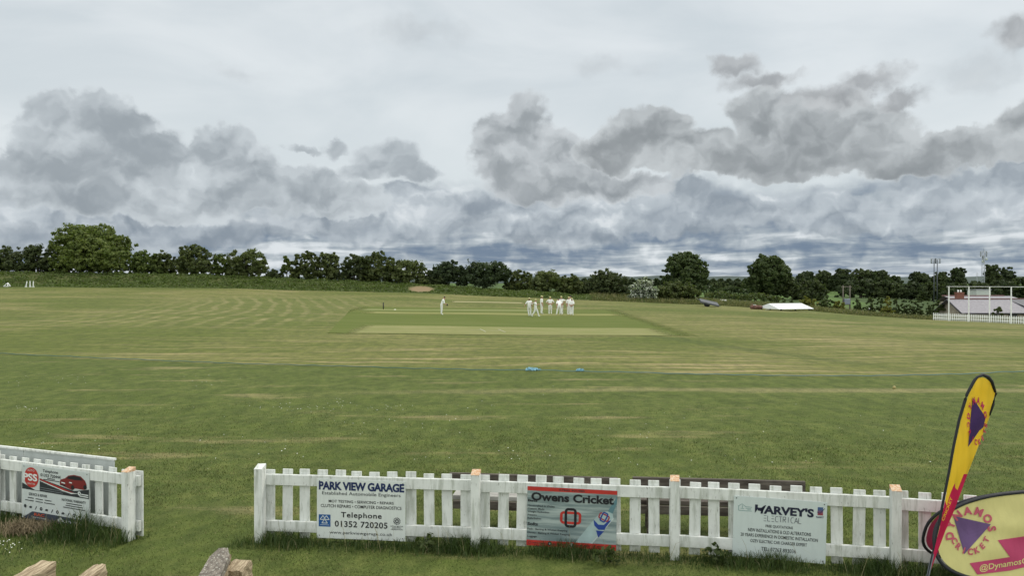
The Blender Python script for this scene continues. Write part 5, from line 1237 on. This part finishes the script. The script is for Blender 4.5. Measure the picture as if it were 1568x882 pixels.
def arc_text(word, c, rx, ry, a0, a1, size, m, name, off, mapf, parent, skew=0.0, flip=False, sx=1.0):
    """letters set round an ellipse, in measured photo columns and rows of the print"""
    mb = MB(); n = len(word)
    for i, ch in enumerate(word):
        a = a0 + (a1 - a0) * (i / max(1, n - 1)); V, Fc = text_geo(ch, .04); xs = [v[0] for v in V]; mx = (min(xs) + max(xs)) / 2; up = a + (math.pi if flip else 0)
        for_v = []
        for x, y, _ in V:
            lx, ly = (x - mx) * size * sx, (y - .36) * size; ux, uy = math.cos(up), math.sin(up); rx_, ry_ = uy, -ux
            gx = c[0] + rx * math.cos(a) + (rx_ * lx + ux * ly) * (rx / max(rx, ry)); gy = c[1] - (ry * math.sin(a) + (ry_ * lx + uy * ly)) ; for_v.append(mapf(gx, gy + skew * (gx - c[0]), off))
        mb.add(for_v, Fc)
    return mb.build(name, m, parent)
for pts in ([(1490.5, 609), (1510.5, 640), (1507, 655), (1501, 660), (1484, 685), (1487, 645)],):
    mb, nm, m = logo_piece('logo_triangle', M_PURP, pts, -.007, fl); mb.build(nm, m, flag)
arc_text('DYNAMOS', (1497.5, 645), 13.5, 32, R(172), R(-8), 13.5, M_PINKI, 'logo_lettering', -.011, fl, flag, .22)
arc_text('CRICKET', (1497.0, 647), 13.0, 31, R(192), R(338), 11.5, M_PINKI, 'logo_lettering', -.011, fl, flag, .22, flip=True)
# little yellow word running up the pink cloth
V, Fc = text_geo('CRICKET', .02); xs = [v[0] for v in V]; W = max(xs)
MB().add([fl(1447 + 13.5 * (x / W) - y * 5.0, 800 - 36 * (x / W) - y * 2.5, -.008) for x, y, _ in V], Fc).build('side_lettering', M_FY, flag)

# ------------------------------------------------------------------ pop-up banner
M_BY = cloth('faded_yellow_cloth', (.62, .57, .23), .2, .05); M_BP = cloth('faded_pink_print', (.42, .045, .12), .1); M_BPU = cloth('faded_purple_print', (.115, .062, .165), .1); M_BL = cloth('faded_pink_ink', (.42, .075, .115), .1)
YB = 9.0; TH = R(9); CXp, CYp = 1570, 822; RX, RY = 139, 67.5
bn = thing('popup_banner', 'oval pop-up banner in faded yellow with DYNAMOS CRICKET print', 'banner', (ax(CXp, YB), YB, 0))
def bm_(px, py, off=0.0):
    """photo column and row of the print -> point on the leaning oval panel"""
    lean = (820 - py) * .0022; u = (px - CXp) / RX; v = (py - CYp) / RY
    bil = .02 * math.sin(u * 7 + v * 3) * (1 - min(1, u * u + v * v)) + .010 * math.sin(v * 9 - u * 4) * (1 - min(1, u * u + v * v))
    Y = YB + lean + off + bil; return (ax(px, Y) - bn.location.x, Y - YB, H + (HY - py) / F * Y)
def oval(t, k=1.0):
    c, s = math.cos(t), math.sin(t); e = .80; x = math.copysign(abs(c) ** e, c) * RX * k; y = math.copysign(abs(s) ** e, s) * RY * k
    return CXp + x * math.cos(TH) - y * math.sin(TH) * .55, CYp - (y * math.cos(TH) + x * math.sin(TH) * .55)
def oval_panel(off, m, name):
    vs, fs = [], []; NR, NT_ = 14, 72
    for r in range(NR + 1):
        for i in range(NT_): vs.append(bm_(*oval(2 * math.pi * i / NT_, .965 * r / NR + .0005), off))
    for r in range(NR): fs += [(r * NT_ + i, r * NT_ + (i + 1) % NT_, (r + 1) * NT_ + (i + 1) % NT_, (r + 1) * NT_ + i) for i in range(NT_)]
    return MB().add(vs, fs, smooth=True).build(name, m, bn)
oval_panel(0, M_BY, 'cloth')
def hoop(off, name, parent=None):
    pts = [bm_(*oval(2 * math.pi * i / 72), off) for i in range(73)]; return MB().tube(pts, .020, 8).build(name, M_FB, bn)
hoop(0, 'hoop')
# second panel of the tent-shaped banner behind
def back(px, py, off=0.0):
    x, y, z = bm_(px, py, 0); return (x + .09, .33 - y + off, z)
vs = []; NT_ = 60
for k in (.001, .965):
    for i in range(NT_): vs.append(back(*oval(2 * math.pi * i / NT_, k)))
MB().add(vs, [(i, (i + 1) % NT_, NT_ + (i + 1) % NT_, NT_ + i) for i in range(NT_)]).build('rear_cloth', M_BP, bn)
MB().tube([back(*oval(2 * math.pi * i / 60)) for i in range(61)], .018, 8).build('rear_hoop', M_FB, bn)
for t_ in (-1.9, -1.2): 
    q = bm_(*oval(t_)); MB().tube([q, (q[0], q[1] - .05, 0)], [.018, .014], 8).build('peg', M_FB, bn)
def bp(name, pts, m, off): mb, nm, mm = logo_piece(name, m, pts, off, bm_); return mb.build(nm, mm, bn)
bp('logo_triangle', [(1461.5, 791.5), (1519.5, 804.5), (1478.8, 850.5)], M_BPU, -.006)
arc_text('DYNAMOS', (1488.5, 816), 33, 33, R(190), R(7), 17, M_BL, 'logo_lettering', -.010, bm_, bn, -.02)
arc_text('CRICKET', (1488.0, 814.5), 27, 32, R(207), R(334), 13.5, M_BL, 'logo_lettering', -.010, bm_, bn, -.02, flip=True)
band = [(1487.5, 864.5), (1548.5, 854.5), (1530, 829), (1600, 820), (1680, 806), (1684, 838), (1560, 876), (1500, 881)]
vs = [bm_(*p, -.006) for p in band]
def grid_poly(name, quads, m, off):
    mb = MB(); n = 10
    for q in quads:
        V = [bm_(*((1 - u) * (1 - v) * np.array(q[0]) + u * (1 - v) * np.array(q[1]) + u * v * np.array(q[2]) + (1 - u) * v * np.array(q[3])), off) for v in np.linspace(0, 1, n) for u in np.linspace(0, 1, n)]
        mb.add(V, [(j * n + i, j * n + i + 1, (j + 1) * n + i + 1, (j + 1) * n + i) for j in range(n - 1) for i in range(n - 1)], smooth=True)
    return mb.build(name, m, bn)
grid_poly('pink_band', [((1487, 864.5), (1549, 855), (1549, 876), (1499, 882)), ((1549, 855), (1625, 843), (1625, 858), (1549, 876)), ((1530, 829), (1612, 817), (1625, 843), (1549, 855))], M_BP, -.006)
V, Fc = text_geo('@DynamosCricket', .014); W = max(v[0] for v in V)
MB().add([bm_(1502 + 106 * (x / W), 876.5 - 17.5 * (x / W) - y * 12.5, -.010) for x, y, _ in V], Fc).build('band_lettering', M_BY, bn)

# ------------------------------------------------------------------ near turf, long grass, flowers
def turf_mat():
    def fn(T):
        g = T.n('ShaderNodeNewGeometry'); p = g.outputs['Position']; rnd = g.outputs['Random Per Island']
        big = T.noise(p, .34, 4, .55); med = T.noise(p, 1.6, 4, .6); dry = T.noise(T.v('MULTIPLY', p, (.16, .75, 1)), 1.0, 6, .62)
        c = T.mix(rnd, (.046, .068, .014), (.124, .155, .044)); c = T.mix(T.m('MULTIPLY', T.step(med, .42, .66), .5), c, (.150, .165, .046)); c = T.mix(T.m('MULTIPLY', T.step(big, .42, .62), .4), c, (.068, .096, .020))
        c = T.mix(T.m('MULTIPLY', T.step(dry, .52, .66), T.step(rnd, .25, .75)), c, (.300, .250, .125)); c = T.mix(T.step(rnd, .93, .96), c, (.30, .265, .13))
        d = bsdf(T, c, .6, spec=.2); t = T.n('ShaderNodeBsdfTranslucent'); T.put(t.inputs[0], c); mx = T.n('ShaderNodeMixShader'); mx.inputs[0].default_value = .3
        T.nt.links.new(d, mx.inputs[1]); T.nt.links.new(t.outputs[0], mx.inputs[2]); return mx.outputs[0]
    return mat('turf_blade', fn)
M_TURF = turf_mat()
M_LONG = leafy('long_grass_blade', (.030, .054, .014), (.080, .115, .034), ((.24, .21, .12), .95), .3, 2.2)
def near_turf():
    n = 420000; Y0, Y1 = 7.6, 27.0
    Y = Y0 * (Y1 / Y0) ** rng.random(n); X = rng.uniform(-.80, .80, n) * (Y + .6)
    k = .5 + .25 * (np.sin(X * 2.1 + 1.7 * np.sin(Y * 1.3)) * np.sin(Y * 1.7 + X * .8) + np.sin(X * .53 + 2 * np.sin(Y * .41)) * np.sin(Y * .77 - X * .3))
    fade = np.clip((Y1 - Y) / 14, 0, 1)
    keep = rng.random(n) < (.25 + .75 * k) * fade; X, Y, k, fade = X[keep], Y[keep], k[keep], fade[keep]; n = len(X)
    s = np.clip(Y / 11, .8, 1.5); L = rng.uniform(.012, .042, n) * (.55 + .8 * k) * s * (.4 + .6 * fade)
    return grass('short_turf', np.stack([X, Y, gz(X, Y) - .004], 1), L, .0036 * s, np.full(n, .9), M_TURF, 'short trampled turf in the foreground', 'grass')
near_turf()
def long_grass():
    P, L = [], []
    def along(on, s0, s1, dens, wid, lmin, lmax, off=0.0, gaps=None):
        n = int((s1 - s0) * dens); s = rng.uniform(s0, s1, n)
        cl = .5 + .5 * np.sin(s * 3.1 + 1.3 * np.sin(s * 1.7)); keep = rng.random(n) < .35 + .65 * cl; s, cl = s[keep], cl[keep]
        d = rng.normal(off, wid, len(s))
        for a, b, c in zip(s, d, cl):
            p, rz = on(a); P.append((p.x - math.sin(rz) * b, p.y + math.cos(rz) * b)); L.append(rng.uniform(lmin, lmax) * (.55 + .6 * c) * (1.0 - .5 * min(1, abs(b) * 2)))
    along(onR, -.35, 11.6, 900, .13, .08, .25, .0); along(onR, -.2, 11.4, 260, .12, .10, .26, .10); along(onR, 8.0, 11.4, 700, .17, .12, .30, -.02); along(onR, 2.6, 3.6, 400, .10, .12, .28, -.02); along(onR, 5.2, 6.5, 500, .12, .12, .26, -.03)
    along(onL, 0, 5.6, 700, .20, .06, .20, .10); along(onL, 4.5, 5.5, 1500, .15, .22, .60, .0); along(onL, 4.2, 5.5, 900, .18, .12, .34, -.25); along(onL, 2.2, 4.6, 500, .20, .06, .20, -.25); along(onL, 0, 5.6, 600, .40, .06, .20, -.6)
    P = np.array(P); L = np.array(L); P3 = np.stack([P[:, 0], P[:, 1], gz(P[:, 0], P[:, 1]) - .005], 1)
    return grass('long_grass', P3, L, np.full(len(L), .0042), np.full(len(L), .62), M_LONG, 'uncut dark green grass along the foot of the fences', 'grass')
long_grass()
def seed_stalks():
    P, L = [], []
    for on, a, b, n in ((onL, .3, 5.4, 26), (onR, .2, 11.2, 46)):
        for s in rng.uniform(a, b, n):
            p, rz = on(s); d = rng.normal(-.12, .08); P.append((p.x - math.sin(rz) * d, p.y + math.cos(rz) * d, 0)); L.append(rng.uniform(.3, .62))
    return grass('seed_stalks', np.array(P), np.array(L), np.full(len(L), .0026), np.full(len(L), .6), plain('dry_stalk', (.26, .23, .12), .9), 'dry pale grass stalks standing among the fence grass', 'grass')
seed_stalks()
def dry_heap():
    p = spot(38, 818); n = 900; X = p.x + rng.normal(0, .20, n); Y = p.y + rng.normal(0, .12, n)
    return grass('dry_grass', np.stack([X, Y, rng.uniform(0, .07, n)], 1), rng.uniform(.08, .2, n), np.full(n, .0045), np.full(n, .99), plain('dead_grass', (.21, .165, .10), .9, .3), 'brown heap of dead grass clippings below the left sign', 'grass')
dry_heap()
def daisies():
    pts = []
    for cx, cy, rx, ry, n in ((8, 838, 9, 5, 22), (85, 582, 50, 5, 26), (38, 626, 8, 2, 14), (330, 585, 30, 5, 14), (470, 626, 90, 5, 40), (640, 650, 60, 12, 26), (590, 624, 20, 4, 10), (520, 617, 4, 3, 8), (1000, 650, 250, 25, 36), (300, 680, 250, 20, 30), (860, 705, 300, 15, 36)):
        for k in range(n):
            q = spot(cx + rng.normal() * rx, cy + rng.normal() * ry); pts.append((q.x, q.y, q.z + .03))
    pts = np.array(pts); V, Fq = leaf_quads(pts, np.tile([0, -.3, .95], (len(pts), 1)), .012)
    m = plain('petal', (.78, .78, .72), .8); o = np_mesh('daisies', V, Fq, m); return tag(o, 'tiny white daisies scattered over the turf', 'flowers', kind='stuff')
daisies()
def weeds():
    for px, py, lab in ((1076, 838, 'leafy weed in front of the second fence post from the right'), (925, 868, 'broad-leaved dock in the grass below the cricket sign'), (652, 846, 'leafy weed at the fence foot, right of the garage sign')):
        q = spot(px, py); q.y = min(q.y, 10.0 if px > 900 else 10.6); r = thing('weed', lab, 'plant', (q.x, q.y, 0), group='broad-leaved weeds by the fence')
        foliage('leaves', [((0, 0, .14), (.16, .12, .14)), ((.1, 0, .09), (.12, .1, .1))], M_YOUNG, r, 130, .035, 6); MB().tube([(0, 0, 0), (.01, 0, .2)], .006, 5).build('stem', M_YOUNG, r)
weeds()
